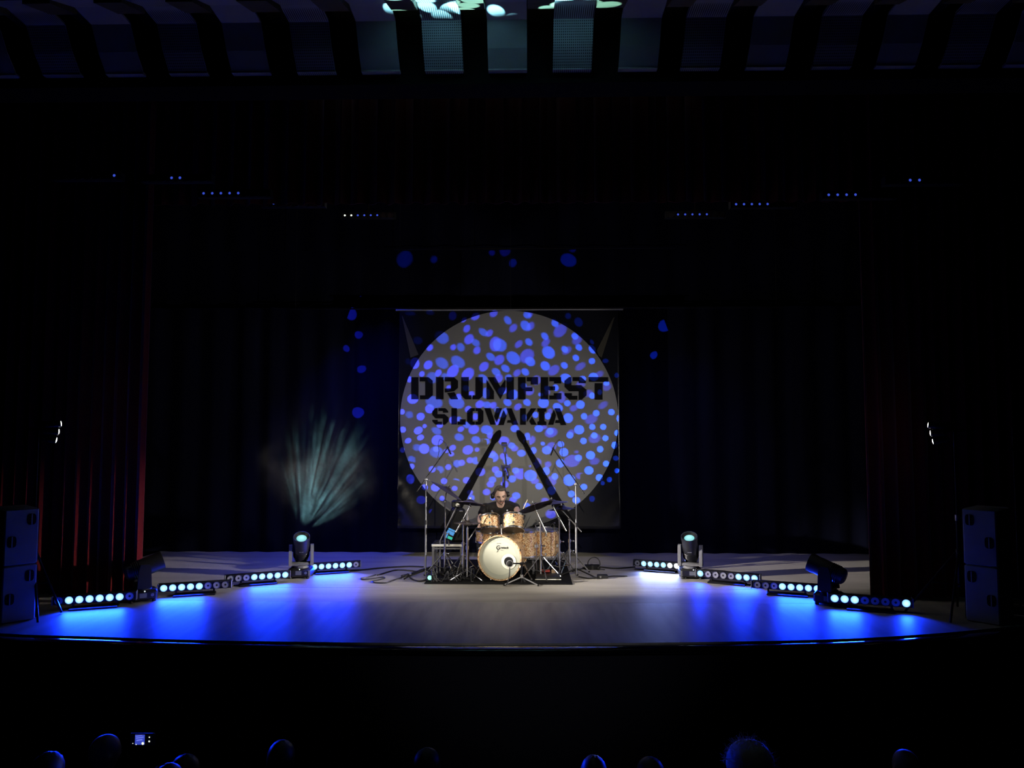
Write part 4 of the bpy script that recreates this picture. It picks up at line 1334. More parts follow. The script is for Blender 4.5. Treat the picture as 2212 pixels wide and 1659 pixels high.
# snare
snc = at(1056, 1156, 10.32)
drum('snare_drum', 'snare drum in copper wrap tucked behind the bass drum with one bright lit side', snc, (0.02, -0.05, 1), 0.355, 0.15, nl=8, top=K['drumhead'])
t = thing('snare_stand', (snc.x, snc.y, RZ), 'low tripod basket stand carrying the snare drum', 'drum stand')
part('post', MB().cone((snc.x, snc.y, RZ + 0.10), (snc.x, snc.y, snc.z - 0.12), 0.012), K['chrome'], t)
for k in range(3):
    a = 0.4 + k * 2 * PI / 3
    d = V((math.cos(a), math.sin(a), 0))
    part('leg', MB().tube([V((snc.x, snc.y, 0.22)), V((snc.x, snc.y, RZ + .012)) + d * 0.24], 0.007), K['chrome'], t)
    part('basket_arm', MB().tube([V((snc.x, snc.y, snc.z - .14)), V((snc.x, snc.y, snc.z - .095)) + d * 0.19, V((snc.x, snc.y, snc.z - .055)) + d * 0.200], 0.006), K['chrome'], t)
# floor toms
f1 = at(1131, 1172, 10.22)
f2 = at(1178, 1171, 10.38)
drum('floor_tom', 'copper sparkle floor tom touching the bass drum side', f1, (0, -0.02, 1), 0.36, 0.33, group='floor toms', legs=True)
drum('floor_tom', 'copper sparkle floor tom standing outermost beside the crash stand', f2, (0, -0.02, 1), 0.36, 0.345, group='floor toms', legs=True)


# cymbals and their stands
def cymbal(label, c, dia, normal, group='cymbals on stands', name='cymbal', bell=1.0):
    n = V(normal).normalized()
    fr = frame_z(V(c), n)
    R = dia / 2
    prof = [(0.008, 0.0), (0.012, 0.026 * bell), (0.035, 0.022 * bell), (0.055, 0.006), (R * 0.5, -0.008), (R * 0.8, -0.020), (R, -0.032)]
    full = prof + [(a - 0.0005 if i == len(prof) - 1 else a, z - 0.0022) for i, (a, z) in reversed(list(enumerate(prof)))]
    full = [(max(a, 0.008), z) for a, z in full]
    q = MB().lathe(full, fr, 40, closed=True)
    t = thing(name, V(c), label, 'cymbal', group)
    part('disc', q, K['cymbal'], t)
    w = MB().lathe([(0.016, -0.016), (0.016, -0.006)], fr, 12)
    part('felt', w, K['black_matte'], t)
    w = MB().lathe([(0.006, -0.02), (0.006, 0.055)], fr, 8)
    w.box(fr @ V((0, 0, 0.042)), (0.040, 0.007, 0.014), rot=fr.to_3x3(), bev=0.003)
    part('wing_nut', w, K['chrome'], t)
    return n


def tripod_legs(t, x, y, zt, r, angs, zb, m=None, br=True):
    for a in angs:
        e = V((x + r * math.cos(a), y + r * math.sin(a), zb + 0.014))
        s = V((x + 0.022 * math.cos(a), y + 0.022 * math.sin(a), zt))
        lg = part('leg', MB().tube([s, e], 0.0085, 6), m or K['chrome'], t)
        part('rubber_foot', MB().ball(e + V((0, 0, -0.002)), 0.014, 8), K['rubber'], lg)
        if br:
            part('brace', MB().tube([V((x, y, max(zb + .05, zt - 0.20))), s.lerp(e, 0.55)], 0.006, 6), m or K['chrome'], t)


def cymbal_stand(label, base_px, top_px, pivot_px, tail_px, Y, legs=(0.3, 2.4, 4.5), r=0.27, hub=0.30, Yt=None, group='cymbal stands'):
    """straight stand (tail None) or boom stand"""
    pv = at(*pivot_px, Y)
    x, y = pv.x, pv.y
    t = thing('cymbal_stand', (x, y, RZ), label, 'cymbal stand', group)
    z1 = pv.z
    part('base_tube', MB().cone((x, y, RZ + 0.05), (x, y, 0.5 * z1 + .08), 0.0145), K['chrome'], t)
    part('upper_tube', MB().cone((x, y, 0.5 * z1), (x, y, z1), 0.0105), K['chrome'], t)
    for z in (hub, 0.5 * z1 + 0.07, ):
        q = MB().cone((x, y, z - 0.022), (x, y, z + 0.022), 0.022, n=12)
        q.cone((x, y, z), (x + 0.055, y - 0.02, z), 0.007, n=8).ball((x + 0.055, y - 0.02, z), 0.012, 8)
        part('collar', q, K['chrome'], t)
    tripod_legs(t, x, y, hub, r, legs, RZ)
    tp = at(*top_px, Yt or Y)
    q = MB().ball(pv, 0.022, 10)
    q.cone(pv + V((0, -0.03, 0)), pv + V((0, 0.03, 0)), 0.014, n=10)
    part('tilter', q, K['chrome'], t)
    if tail_px:
        tl = at(*tail_px, Y + (Y - (Yt or Y)) * 0.6)
        part('boom_arm', MB().cone(tl, tl.lerp(tp, 0.45), 0.0105).cone(tl.lerp(tp, 0.42), tp, 0.0085), K['chrome'], t)
        q = MB().ball(tp, 0.020, 10)
        q.cone(tp + V((0.0, -0.03, 0)), tp + V((0, 0.03, 0)), 0.010, n=10)
        part('tilter', q, K['chrome'], t)
    else:
        part('rod', MB().cone(pv, tp, 0.007), K['chrome'], t)
    return t, tp


def cyl_rod(t, tp, c, n):
    part('cymbal_rod', MB().cone(tp, V(c) - V(n).normalized() * 0.018, 0.006, n=8), K['chrome'], t)


# high tilted crash
c = at(967, 1056, 10.12); n = (0.53, 0.06, 0.84)
cymbal('dark crash cymbal tilted steeply, highest of the kit', c, 0.49, n)
t, tp = cymbal_stand('straight chrome cymbal stand under the steeply tilted crash', (958, 1240), (964, 1064), (961.5, 1083), None, 10.12, legs=(3.35, 5.3, 0.9))
cyl_rod(t, tp, c, n)
# lower crash beside it
c = at(1016, 1083, 9.98); n = (0.10, 0.20, 0.97)
cymbal('dark crash cymbal nearly level in front of the drummer and above the hi-hat', c, 0.40, n)
t, tp = cymbal_stand('chrome boom stand whose arm leans down toward the table below the level crash', (999, 1240), (1015, 1095), (1000.5, 1123), (984.5, 1150), 9.98, legs=(2.6, 4.4, 0.5))
cyl_rod(t, tp, c, n)
# ride
c = at(1154, 1091, 9.97); n = (-0.32, 0.26, 0.91)
cymbal('wide dark ride cymbal by the drummer\'s raised hand', c, 0.50, n)
t, tp = cymbal_stand('chrome boom stand in front of the floor toms holding the ride', (1168, 1243), (1157.5, 1103), (1167.5, 1130), (1181, 1153), 9.93, legs=(0.1, 3.6, 5.0))
cyl_rod(t, tp, c, n)
# crash on the far side
c = at(1192, 1083, 10.28); n = (-0.12, 0.05, 0.99)
cymbal('thin crash cymbal at the highest point of the ride side', c, 0.44, n)
t, tp = cymbal_stand('chrome boom stand beside the outermost floor tom with a knee-high folded leg', (1208, 1234), (1194, 1093), (1208, 1120), (1223, 1147), 10.24, legs=(-0.5, 1.9, 3.8))
cyl_rod(t, tp, c, n)
c = at(1213, 1095.5, 10.42); n = (-0.08, 0.06, 0.99)
cymbal('flat outermost cymbal with bluish sheen near the thin microphone pole', c, 0.37, n)
t, tp = cymbal_stand('chrome boom stand outermost of the kit, its arm sloping down past the microphone pole', (1231, 1226), (1211, 1099), (1230, 1122), (1256, 1149), 10.40, legs=(-0.2, 2.5, 4.2))
cyl_rod(t, tp, c, n)

# hi-hat
hc = at(1019, 1129, 9.85)
t = thing('hi_hat_stand', (hc.x - .06, hc.y, RZ), 'chrome hi-hat stand with spread white-footed legs at the rug front', 'drum stand')
hx = at(1009, 1200, 9.80).x
part('tube', MB().cone((hx, 9.82, RZ + 0.04), (hx, 9.82, hc.z - 0.06), 0.014), K['chrome'], t)
part('pull_rod', MB().cone((hx, 9.82, hc.z - 0.08), (hx, 9.82, hc.z + 0.16), 0.005), K['chrome'], t)
part('collar', MB().cone((hx, 9.82, 0.40), (hx, 9.82, 0.45), 0.022), K['chrome'], t)
tripod_legs(t, hx, 9.82, 0.13, 0.26, (3.75, 5.65, 1.5), RZ, br=False)
part('pedal', MB().box((hx + 0.04, 10.02, RZ + 0.045), (0.08, 0.24, 0.015), rot=M.Rotation(0.2, 3, 'X')), K['black_metal'], t)
for k, zz in ((0, 0.012), (1, -0.016)):
    q = []
    R = 0.178
    prof = [(0.008, 0.0), (0.010, 0.022), (0.032, 0.018), (0.05, 0.004), (R * 0.7, -0.006), (R, -0.013)]
    if k:
        prof = [(a_, -z_) for a_, z_ in prof]
    full = prof + [(a_, z_ - 0.002) for a_, z_ in reversed(prof)]
    fr = frame_z((hx, 9.82, hc.z + zz), (0.02, 0.05, 1))
    h_ = thing('hi_hat_cymbal', (hx, 9.82, hc.z + zz), ('upper' if k == 0 else 'lower') + ' hi-hat cymbal by the drummer\'s lowered hand', 'cymbal', 'hi-hat pair')
    part('disc', MB().lathe(full, fr, 36, closed=True), K['cymbal'], h_)
    if k == 0:
        part('clutch', MB().cone((hx, 9.82, hc.z + 0.03), (hx, 9.82, hc.z + 0.09), 0.012), K['chrome'], h_)


# ------------------------------------------------------------------ microphones
def mic_stand(label, base, pivot, tip, tail, legs, mic_dir, group='tall overhead microphone stands', loop=True, r=0.30):
    x, y = pivot.x, pivot.y
    zb = base
    t = thing('microphone_stand', (x, y, zb), label, 'microphone stand', group)
    part('lower_tube', MB().cone((x, y, zb + 0.04), (x, y, zb + (pivot.z - zb) * 0.55), 0.0125), K['grey_metal'], t)
    part('upper_tube', MB().cone((x, y, zb + (pivot.z - zb) * 0.5), pivot, 0.0085), K['grey_metal'], t)
    part('collar', MB().cone((x, y, zb + (pivot.z - zb) * 0.54), (x, y, zb + (pivot.z - zb) * 0.54 + .06), 0.018), K['black_plastic'], t)
    part('boom_clamp', MB().ball(pivot, 0.024, 10).cone(pivot, pivot + V((0.05, -0.02, -0.01)), 0.008, n=8), K['grey_metal'], t)
    part('boom_arm', MB().cone(tail, tip, 0.0085), K['black_metal'], t)
    for a in legs:
        e = V((x + r * math.cos(a), y + r * math.sin(a), zb + 0.010))
        part('leg', MB().tube([V((x, y, zb + 0.12)), e], 0.0095, 8), K['black_metal'], t)
    mm = thing('microphone', tip, label.split(' with ')[0].replace('stand', 'slim microphone, clipped to its boom tip'), 'microphone', 'overhead microphones')
    d = V(mic_dir).normalized()
    part('mic_body', MB().cone(tip - d * 0.02, tip + d * 0.10, 0.011), K['black_plastic'], mm)
    part('mic_tail', MB().cone(tip - d * 0.07, tip - d * 0.02, 0.010), K['chrome'], mm, label='silver connector')
    part('clip', MB().ball(tip, 0.016, 8), K['black_plastic'], mm)
    if loop:
        s = 1 if tail.x < tip.x else -1
        pts = [tip - d * 0.07, tip - d * 0.13 + V((-s * 0.04, 0, 0)), tip + V((-s * 0.13, 0.01, 0.05)), tip.lerp(tail, 0.22) + V((-s * .03, 0, .06)), tip.lerp(tail, 0.38)]
        part('mic_cable', MB().tube(pts, 0.004, 6, smooth=5), K['cable'], mm)
    return t


ol = at(920.5, 1036, 9.98)
mic_stand('tall boom microphone stand beside the low table with its arm rising toward the drummer', 0.0, ol, at(967, 967, 10.2), at(900, 1062, 9.9), (3.6, 5.6, 1.3), (0.45, 0.1, -0.9))
orr = at(1244, 1046, 10.05)
mic_stand('tall boom microphone stand beyond the outermost cymbal with its arm rising inward', 0.0, orr, at(1195, 969, 10.25), at(1262, 1067, 9.98), (-0.4, 3.4, 1.5), (-0.35, 0.1, -0.9))

# snare-side boom rising from beside the table, with a round white-tipped microphone
bp = at(951, 1168, 10.25); tp = at(986, 1095, 10.2)
t = thing('short_boom_stand', (bp.x, bp.y, 0), 'short microphone boom stand with grey arm slanting up over the low table', 'microphone stand')
part('tube', MB().cone((bp.x, bp.y, 0.03), bp, 0.011), K['grey_metal'], t)
part('boom_arm', MB().cone(bp, tp, 0.010), K['grey_metal'], t)
part('base_plate', MB().lathe([(0.09, RZ), (0.09, RZ + 0.016), (0.02, RZ + .03)], M.Translation((bp.x, bp.y, 0)), 20), K['black_metal'], t)
t = thing('microphone', tp, 'round pale-tipped microphone on the short slanting boom by the level crash', 'microphone')
part('grille', MB().ball(tp + V((0.012, -0.01, 0.030)), 0.027, 12), K['port'], t, label='pale round grille')
part('mic_body', MB().cone(tp + V((0.0, 0, 0.01)), tp + V((-0.03, 0.03, -0.05)), 0.018, 0.012), K['black_plastic'], t)
# small boom at the snare
sp_ = at(1012, 1166, 9.95); st = at(1027.5, 1143, 10.08)
t = thing('short_boom_stand', (sp_.x, sp_.y, RZ), 'low black boom stand reaching over to the snare rim', 'microphone stand')
part('tube', MB().cone((sp_.x, sp_.y, RZ + .03), sp_, 0.010), K['black_metal'], t)
part('boom_arm', MB().cone(sp_, st, 0.008), K['grey_metal'], t)
part('base_plate', MB().lathe([(0.08, RZ), (0.08, RZ + 0.014), (0.02, RZ + .03)], M.Translation((sp_.x, sp_.y, 0)), 20), K['black_metal'], t)
t = thing('microphone', st, 'small black microphone pointing at the snare rim', 'microphone')
part('mic_body', MB().cone(st, st + V((0.07, 0.06, -0.012)), 0.016, 0.022), K['black_plastic'], t)
part('grille', MB().ball(st + V((0.075, 0.064, -0.013)), 0.022, 10), K['steel'], t)


def clip_mic(px, py, Y, label, d):
    p = at(px, py, Y)
    t = thing('clip_microphone', p, label, 'microphone', 'clip-on drum microphones')
    d = V(d).normalized()
    part('mic_body', MB().cone(p, p + d * 0.06, 0.017, 0.021), K['black_plastic'], t)
    part('grille', MB().ball(p + d * 0.062, 0.021, 10), K['steel'], t)
    part('connector', MB().cone(p, p - d * 0.035, 0.012), K['chrome'], t, label='silver cable connector')
    q = MB().tube([p, p + V((0.015, -0.01, -0.05)), p + V((0.0, -0.015, -0.10))], 0.006, 6)
    part('clamp', q, K['chrome'], t)
    return p


clip_mic(1064, 1107, 10.0, 'clip microphone over the smaller rack tom', (0.25, 0.55, -0.6))
clip_mic(1097, 1106, 9.98, 'clip microphone over the rack tom on the ride side', (0.2, 0.55, -0.6))
clip_mic(1156, 1133, 10.18, 'clip microphone on the rim of the inner floor tom', (-0.2, 0.5, -0.35))
clip_mic(1196, 1132, 10.30, 'clip microphone on the rim of the outermost floor tom', (-0.25, 0.5, -0.35))
# kick microphone
kp = at(1127, 1218, 9.56)
t = thing('kick_mic_stand', (kp.x, kp.y, 0), 'short black tripod boom stand in front of the bass drum port', 'microphone stand')
kp.z = max(kp.z, 0.2)
part('tube', MB().cone((kp.x, kp.y, 0.03), kp, 0.012), K['black_metal'], t)
part('clamp', MB().ball(kp, 0.026, 10), K['black_plastic'], t)
part('boom_arm', MB().cone(kp + V((0.05, 0.0, 0.0)), at(1109, 1217, 9.50), 0.009), K['black_metal'], t)
part('collar', MB().cone((kp.x, kp.y, 0.09), (kp.x, kp.y, 0.13), 0.020), K['chrome'], t)
for a in (3.55, 5.75, 1.4):
    e = V((kp.x + 0.24 * math.cos(a), kp.y + 0.14 * math.sin(a), 0.012))
    lg = part('leg', MB().tube([V((kp.x, kp.y, 0.10)), e], 0.009, 8), K['grey_metal'], t)
    part('rubber_foot', MB().ball(e, 0.014, 8), K['rubber'], lg)
km = at(1101, 1217, 9.50)
t = thing('kick_microphone', km, 'round black kick drum microphone before the port hole', 'microphone')
part('mic_body', MB().ball(km, 0.042, 16, sc=(1.0, 1.15, 1.0)), K['black_matte'], t)
part('band', MB().lathe([(0.0430, -0.004), (0.0442, 0), (0.0430, 0.004)], frame_z(km + V((0, -0.02, 0)), (0, 1, 0)), 24), K['grey_metal'], t)
part('mount', MB().cone(km + V((0.03, 0, 0)), at(1110, 1217, 9.50), 0.012), K['black_metal'], t)
solo('kick_mic_cable', MB().tube([km + V((0, .0, -.05)), km + V((-.005, -.02, -.14)), km + V((-0.02, -0.03, -0.22)), V((km.x - .05, km.y - .05, 0.02)), V((km.x - .02, km.y + .1, 0.02))], 0.006, 6, smooth=5),
     K['cable'], 'black cable hanging from the kick microphone down the bass drum head', 'cable')

# tall camera stand behind the drummer
TS = 11.36
cs = at(1088, 1062, TS)
t = thing('tall_stand', (cs.x, TS, 0), 'tall black stand behind the drummer with cross clamp and small box on top', 'stand')
pv = at(1088.5, 1008, TS)
part('pole', MB().cone((cs.x, TS, 0.03), pv, 0.022), K['black_metal'], t)
part('cross_clamp', MB().box(pv + V((0.025, 0, 0)), (0.125, 0.05, 0.035), bev=0.008).box(pv + V((-.04, 0, 0)), (.014, .06, .065)).box(pv + V((.09, 0, 0)), (.014, .06, .065)).box(pv + V((.022, 0, -.04)), (.075, .05, .06), bev=.01), K['black_plastic'], t)
tpx = at(1090.5, 976, TS)
part('upper_rod', MB().cone(at(1093.5, 1004, TS), tpx, 0.011), K['black_metal'], t)
part('swivel', MB().cone(tpx - V((0, 0, .03)), tpx + V((0, 0, .07)), 0.024, 0.016), K['black_plastic'], t)
part('top_box', MB().box(at(1089, 959, TS), (0.085, 0.05, 0.055), bev=0.006), K['black_plastic'], t)
hp = at(1097, 1026, TS - .03)
part('handle', MB().ball(hp, 0.022, 10, sc=(1, 1, 3.0)).cone(hp + V((-.01, 0, .04)), hp + V((-.03, 0, .10)), 0.012), K['black_plastic'], t)
for k in range(3):
    a = (0.2, 1.57, 2.94)[k]
    part('leg', MB().tube([V((cs.x, TS, 0.55)), V((cs.x + 0.4 * math.cos(a), TS + 0.25 * math.sin(a), 0.012))], 0.012), K['black_metal'], t)

# ------------------------------------------------------------------ low table with gear
TY = 10.22
ta, tb = at(932.5, 1176, TY), at(1000, 1176, TY)
zt = ta.z
t = thing('low_table', ((ta.x + tb.x) / 2, TY, 0), 'low table with a bright metal front edge beside the drum kit', 'table')
wx = tb.x - ta.x
cx = (ta.x + tb.x) / 2
part('table_top', MB().box((cx, TY + 0.20, zt - 0.012), (wx, 0.42, 0.024)), K['black_matte'], t)
part('front_edge', MB().box((cx, TY - 0.015, zt - 0.010), (wx, 0.012, 0.034), bev=0.003), K['case_edge'], t, label='bright aluminium edge')
part('front_rail', MB().box((cx, TY + 0.0, zt - 0.055), (wx - 0.06, 0.012, 0.02)), K['grey_paint'], t)
for sx in (-1, 1):
    for sy in (0.01, 0.38):
        part('leg', MB().box((cx + sx * (wx / 2 - 0.022), TY + sy, (zt - 0.03) / 2), (0.036, 0.036, zt - 0.03), bev=0.004), K['grey_paint'], t)
# gear standing on it
g0 = at(989, 1172, TY + 0.28)
t = thing('equipment_case', (g0.x, g0.y, zt), 'upright black equipment case standing on the low table behind the level crash', 'case')
zc2 = at(990, 1098, TY + .28).z
part('body', MB().box((g0.x, g0.y, (zt + zc2) / 2), (0.20, 0.16, zc2 - zt), bev=0.03), K['black_matte'], t)
zc3 = at(985, 1080, TY + .28).z
part('top_handle', MB().box((g0.x - 0.03, g0.y, (zc2 + zc3) / 2), (0.12, 0.08, zc3 - zc2), bev=0.02), K['black_plastic'], t)
part('latch', MB().box((g0.x + 0.05, g0.y - 0.085, zc2 - 0.03), (0.05, 0.012, 0.02), bev=0.004), K['chrome'], t)
part('latch', MB().ball((g0.x - 0.04, g0.y - 0.082, zt + 0.16), 0.016, 8), K['chrome'], t)
q = MB()
p0 = at(937, 1173, TY + 0.1)
pts = []
for i in range(30):
    a = i * 0.75
    pts.append(V((p0.x + 0.085 + 0.07 * math.cos(a), TY + 0.12 + 0.06 * math.sin(a), zt + 0.007 + 0.0006 * i)))
solo('cable_coil', MB().tube(pts, 0.006, 6, smooth=2), K['cable'], 'flat coil of grey cable lying on the end of the low table', 'cable')
# glowing tablet on a bracket
tc_ = at(972, 1154, TY - 0.06)
t = thing('tablet', (tc_.x, tc_.y, 0), 'tilted glowing device with blue and green screens over the low table edge', 'tablet')
R = M.Rotation(0.42, 3, 'Y') @ M.Rotation(-0.5, 3, 'X')
part('body', MB().box(tc_, (0.115, 0.016, 0.16), rot=R, bev=0.006), K['black_plastic'], t)
for nm, c0, s0, mt in (('upper_screen', (-0.002, -0.010, 0.062), (0.095, 0.004, 0.022), 'screen_blue'), ('main_screen', (0.0, -0.010, 0.018), (0.102, 0.004, 0.05), 'screen_blue'),
                       ('side_screen', (-0.036, -0.010, -0.045), (0.03, 0.004, 0.06), 'screen_blue'), ('lower_screen', (0.022, -0.010, -0.050), (0.066, 0.004, 0.036), 'screen_green')):
    part(nm, MB().box(tc_ + R @ V(c0), s0, rot=R), K[mt], t, label='lit green panel' if 'green' in mt else 'lit blue panel')
bb = tc_ + R @ V((0, 0.01, -0.07))
part('bracket', MB().tube([bb, V((bb.x + .01, TY - 0.03, zt + 0.02)), V((bb.x + .01, TY - 0.024, zt - 0.01))], 0.010, 8), K['grey_metal'], t)


# ------------------------------------------------------------------ floor clutter
rnd = random.Random(11)
heap = MB()
x0 = at(943, 1240, 9.9).x; x1 = at(1012, 1240, 9.9).x
for k in range(20):
    a = V((rnd.uniform(x0, x1), rnd.uniform(9.68, 10.05), RZ + 0.01))
    pts = [a]
    ang = rnd.uniform(0, 6.28)
    for j in range(5):
        ang += rnd.uniform(-1.3, 1.3)
        a = a + V((0.10 * math.cos(ang), 0.07 * math.sin(ang), 0))
        a.x = min(max(a.x, x0 - .03), x1 + .05); a.y = min(max(a.y, 9.64), 10.1)
        pts.append(V((a.x, a.y, RZ + 0.008 + rnd.random() ** 2 * 0.16)))
    pts.append(V((a.x + .03, a.y, RZ + 0.008)))
    heap.tube(pts, 0.006, 5, smooth=3)
o = solo('cable_heap', heap, K['cable'], 'tangled heap of black cables on the rug before the low table', 'cables', kind='stuff')
gx = at(929, 1245, 9.72)
t = thing('power_box', (gx.x, gx.y, RZ), 'small black power box with a glowing green lamp at the rug corner', 'box')
part('box_body', MB().box((gx.x + 0.02, gx.y + 0.02, RZ + 0.045), (0.13, 0.10, 0.09), bev=0.008), K['black_plastic'], t)
part('lamp', MB().ball((gx.x, gx.y - 0.040, RZ + .050), 0.028, 12), K['green_glow'], t, label='glowing green lamp')
part('handle', MB().tube([(gx.x - 0.02, gx.y + 0.02, RZ + 0.09), (gx.x - 0.01, gx.y + .02, RZ + .12), (gx.x + .05, gx.y + .02, RZ + .12), (gx.x + .06, gx.y + .02, RZ + .09)], 0.006, 6), K['black_metal'], t)


def floor_cable(pxs, r, label, z=None):
    pts = [fl(*p) for p in pxs]
    pts = [V((p.x, p.y, r + 0.001)) for p in pts]
    return solo('floor_cable', MB().tube(pts, r, 6, smooth=6), K['cable'], label, 'cable', 'loose cables on the stage floor')


floor_cable([(812, 1243), (795, 1248), (779, 1251), (785, 1253), (806, 1251), (826, 1248), (831, 1250.5), (818, 1254), (804, 1257), (811, 1260), (832, 1260.5), (842, 1258), (852, 1254), (870, 1248)], 0.008,
            'thin black cable lying in two loose curls on the pale floor beside the rug')
floor_cable([(742, 1234), (780, 1232.5), (815, 1229), (850, 1226.5), (885, 1225), (915, 1226)], 0.011, 'dark cable running back from the last blue lens bar toward the table')
floor_cable([(815, 1244), (835, 1238), (855, 1233), (880, 1233.5), (905, 1237)], 0.009, 'black cable bowing across the shaded floor behind the curled one')
floor_cable([(868, 1248.5), (890, 1243), (915, 1234), (930, 1230)], 0.020, 'thick black cable loom from the bright plug to the microphone stand foot')
floor_cable([(885, 1249), (893, 1254), (905, 1257), (918, 1255), (926, 1250)], 0.010, 'black cable curving past the rug corner below the green lamp')
floor_cable([(1250, 1247), (1275, 1251), (1300, 1249), (1322, 1246), (1355, 1246)], 0.008, 'black cable trailing from the rug past the small floor box on the cymbal side')
floor_cable([(1236, 1236), (1262, 1229), (1290, 1226), (1330, 1229), (1372, 1226)], 0.009, 'black cable running from the rug to the bar of white lenses')
pc = fl(884, 1245)
solo('cable_plug', MB().cone((pc.x - .03, pc.y, 0.025), (pc.x + .03, pc.y, 0.03), 0.014), K['chrome'], 'bright silver cable plug on the floor by the thick loom', 'plug')
dc = fl(1302, 1250)
t = thing('floor_box', (dc.x, dc.y, 0), 'small flat black box on the floor beyond the cymbal stands', 'box')
part('box_body', MB().box((dc.x, dc.y + .04, 0.022), (0.14, 0.10, 0.044), bev=0.006), K['black_plastic'], t)
part('knob', MB().cone((dc.x - 0.03, dc.y - 0.008, 0.024), (dc.x - 0.03, dc.y - 0.02, 0.024), 0.012), K['grey_metal'], t)
# standing loop of cable
lc = fl(1283, 1231)
pts = [V((lc.x + 0.085 * math.cos(a), lc.y + 0.02 * math.sin(2 * a), 0.09 + 0.085 * math.sin(a))) for a in [(-0.9 + 0.3 * k) for k in range(17)]]
solo('cable_loop', MB().tube([pts[0] + V((0.10, 0, -0.015))] + pts + [pts[-1] + V((-0.1, 0, 0.0))], 0.007, 6, smooth=3), K['cable'], 'upright loop of black cable standing on the dim floor behind the kit', 'cable')
t = thing('cable_drum_box', (lc.x - .02, lc.y + .04, 0), 'low black box under the upright cable loop', 'box')
part('box_body', MB().box((lc.x - 0.02, lc.y + .05, 0.03), (0.22, 0.12, 0.06), bev=0.01), K['black_matte'], t)
part('strap', MB().box((lc.x - .02, lc.y + .05, 0.031), (0.03, 0.126, 0.064)), K['black_plastic'], t)
# black padded case under the inner floor tom and red-topped pedal board
uc = at(1146, 1214, 10.18)
t = thing('padded_case', (uc.x, uc.y, RZ), 'round black padded case lying under the inner floor tom', 'case')
part('body', MB().cone((uc.x - 0.10, uc.y, RZ + 0.095), (uc.x + 0.10, uc.y + .02, RZ + 0.095), 0.092, n=24), K['black_matte'], t)
part('strap', MB().lathe([(0.093, -0.015), (0.096, -0.012), (0.096, 0.012), (0.093, 0.015)], frame_z((uc.x + 0.03, uc.y + .01, RZ + 0.095), (1, 0.1, 0)), 24, closed=True), K['grey_paint'], t)
pb = at(1184, 1243, 9.80)
t = thing('pedal_board', (pb.x, pb.y, RZ), 'black pedal board with a red top on the rug before the floor toms', 'pedal board')
part('tray', MB().box((pb.x, pb.y + 0.12, RZ + 0.035), (0.32, 0.26, 0.05), rot=M.Rotation(0.12, 3, 'X'), bev=0.008), K['black_plastic'], t)
part('red_pad', MB().box((pb.x - 0.03, pb.y + 0.20, RZ + 0.085), (0.12, 0.08, 0.03), bev=0.008), K['red_plastic'], t, label='red pedal pad')
part('front_rail', MB().box((pb.x, pb.y - 0.02, RZ + 0.014), (0.34, 0.014, 0.014), bev=0.004), K['case_edge'], t, label='pale front rail')
part('foot_plate', MB().box((pb.x + 0.08, pb.y + 0.18, RZ + 0.075), (0.06, 0.10, 0.016), rot=M.Rotation(0.3, 3, 'X')), K['chrome'], t)


# ------------------------------------------------------------------ people
def skin_mesh(verts, edges, radii, sub=2, root=0):
    me = bpy.data.meshes.new('skin_tmp')
    me.from_pydata([tuple(v) for v in verts], edges, [])
    o = bpy.data.objects.new('skin_tmp', me)
    COL.objects.link(o)
    md = o.modifiers.new('skin', 'SKIN')
    md.use_smooth_shade = True
    lay = me.skin_vertices[0] if me.skin_vertices else None
    for i, r in enumerate(radii):
        rr = r if isinstance(r, tuple) else (r, r)
        me.skin_vertices[0].data[i].radius = rr
        me.skin_vertices[0].data[i].use_root = (i == root)
    if sub:
        s = o.modifiers.new('sub', 'SUBSURF'); s.levels = sub; s.render_levels = sub
    dg = bpy.context.evaluated_depsgraph_get()
    out = bpy.data.meshes.new_from_object(o.evaluated_get(dg))
    bpy.data.objects.remove(o)
    mb = MB()
    mb.v = [v.co.copy() for v in out.vertices]
    mb.f = [tuple(p.vertices) for p in out.polygons]
    bpy.data.meshes.remove(out)
    return mb


def chain(pts, rad, sub=2):
    return skin_mesh(pts, [(i, i + 1) for i in range(len(pts) - 1)], rad, sub)


def remesh(mb, voxel, smooth_it=4):
    me = bpy.data.meshes.new('rm'); me.from_pydata([tuple(p) for p in mb.v], [], mb.f)
    o = bpy.data.objects.new('rm', me); COL.objects.link(o)
    bm = bmesh.new(); bm.from_mesh(me); bmesh.ops.recalc_face_normals(bm, faces=bm.faces); bm.to_mesh(me); bm.free()
    md = o.modifiers.new('r', 'REMESH'); md.mode = 'VOXEL'; md.voxel_size = voxel
    sm = o.modifiers.new('s', 'SMOOTH'); sm.iterations = smooth_it; sm.factor = 0.45
    out = bpy.data.meshes.new_from_object(o.evaluated_get(bpy.context.evaluated_depsgraph_get()))
    bpy.data.objects.remove(o)
    # keep the one continuous outer body
    bm = bmesh.new(); bm.from_mesh(out)
    seen, best = set(), []
    for v in bm.verts:
        if v in seen:
            continue
        st, comp = [v], []
        seen.add(v)
        while st:
            c = st.pop(); comp.append(c)
            for e in c.link_edges:
                o_ = e.other_vert(c)
                if o_ not in seen:
                    seen.add(o_); st.append(o_)
        if len(comp) > len(best):
            best = comp
    keep = set(best)
    bmesh.ops.delete(bm, geom=[v for v in bm.verts if v not in keep], context='VERTS')
    bm.to_mesh(out); bm.free()
    r = MB()
    r.v = [v.co.copy() for v in out.vertices]; r.f = [tuple(p.vertices) for p in out.polygons]
    bpy.data.meshes.remove(out)
    return r


def round_top(t, a):
    z = math.cos(t)
    r = math.sin(t)
    if z > 0:
        r = math.sqrt(max(0.0, 1 - z ** 2.7)) if z < 0.999 else r
    return r * math.sin(a), -r * math.cos(a), z


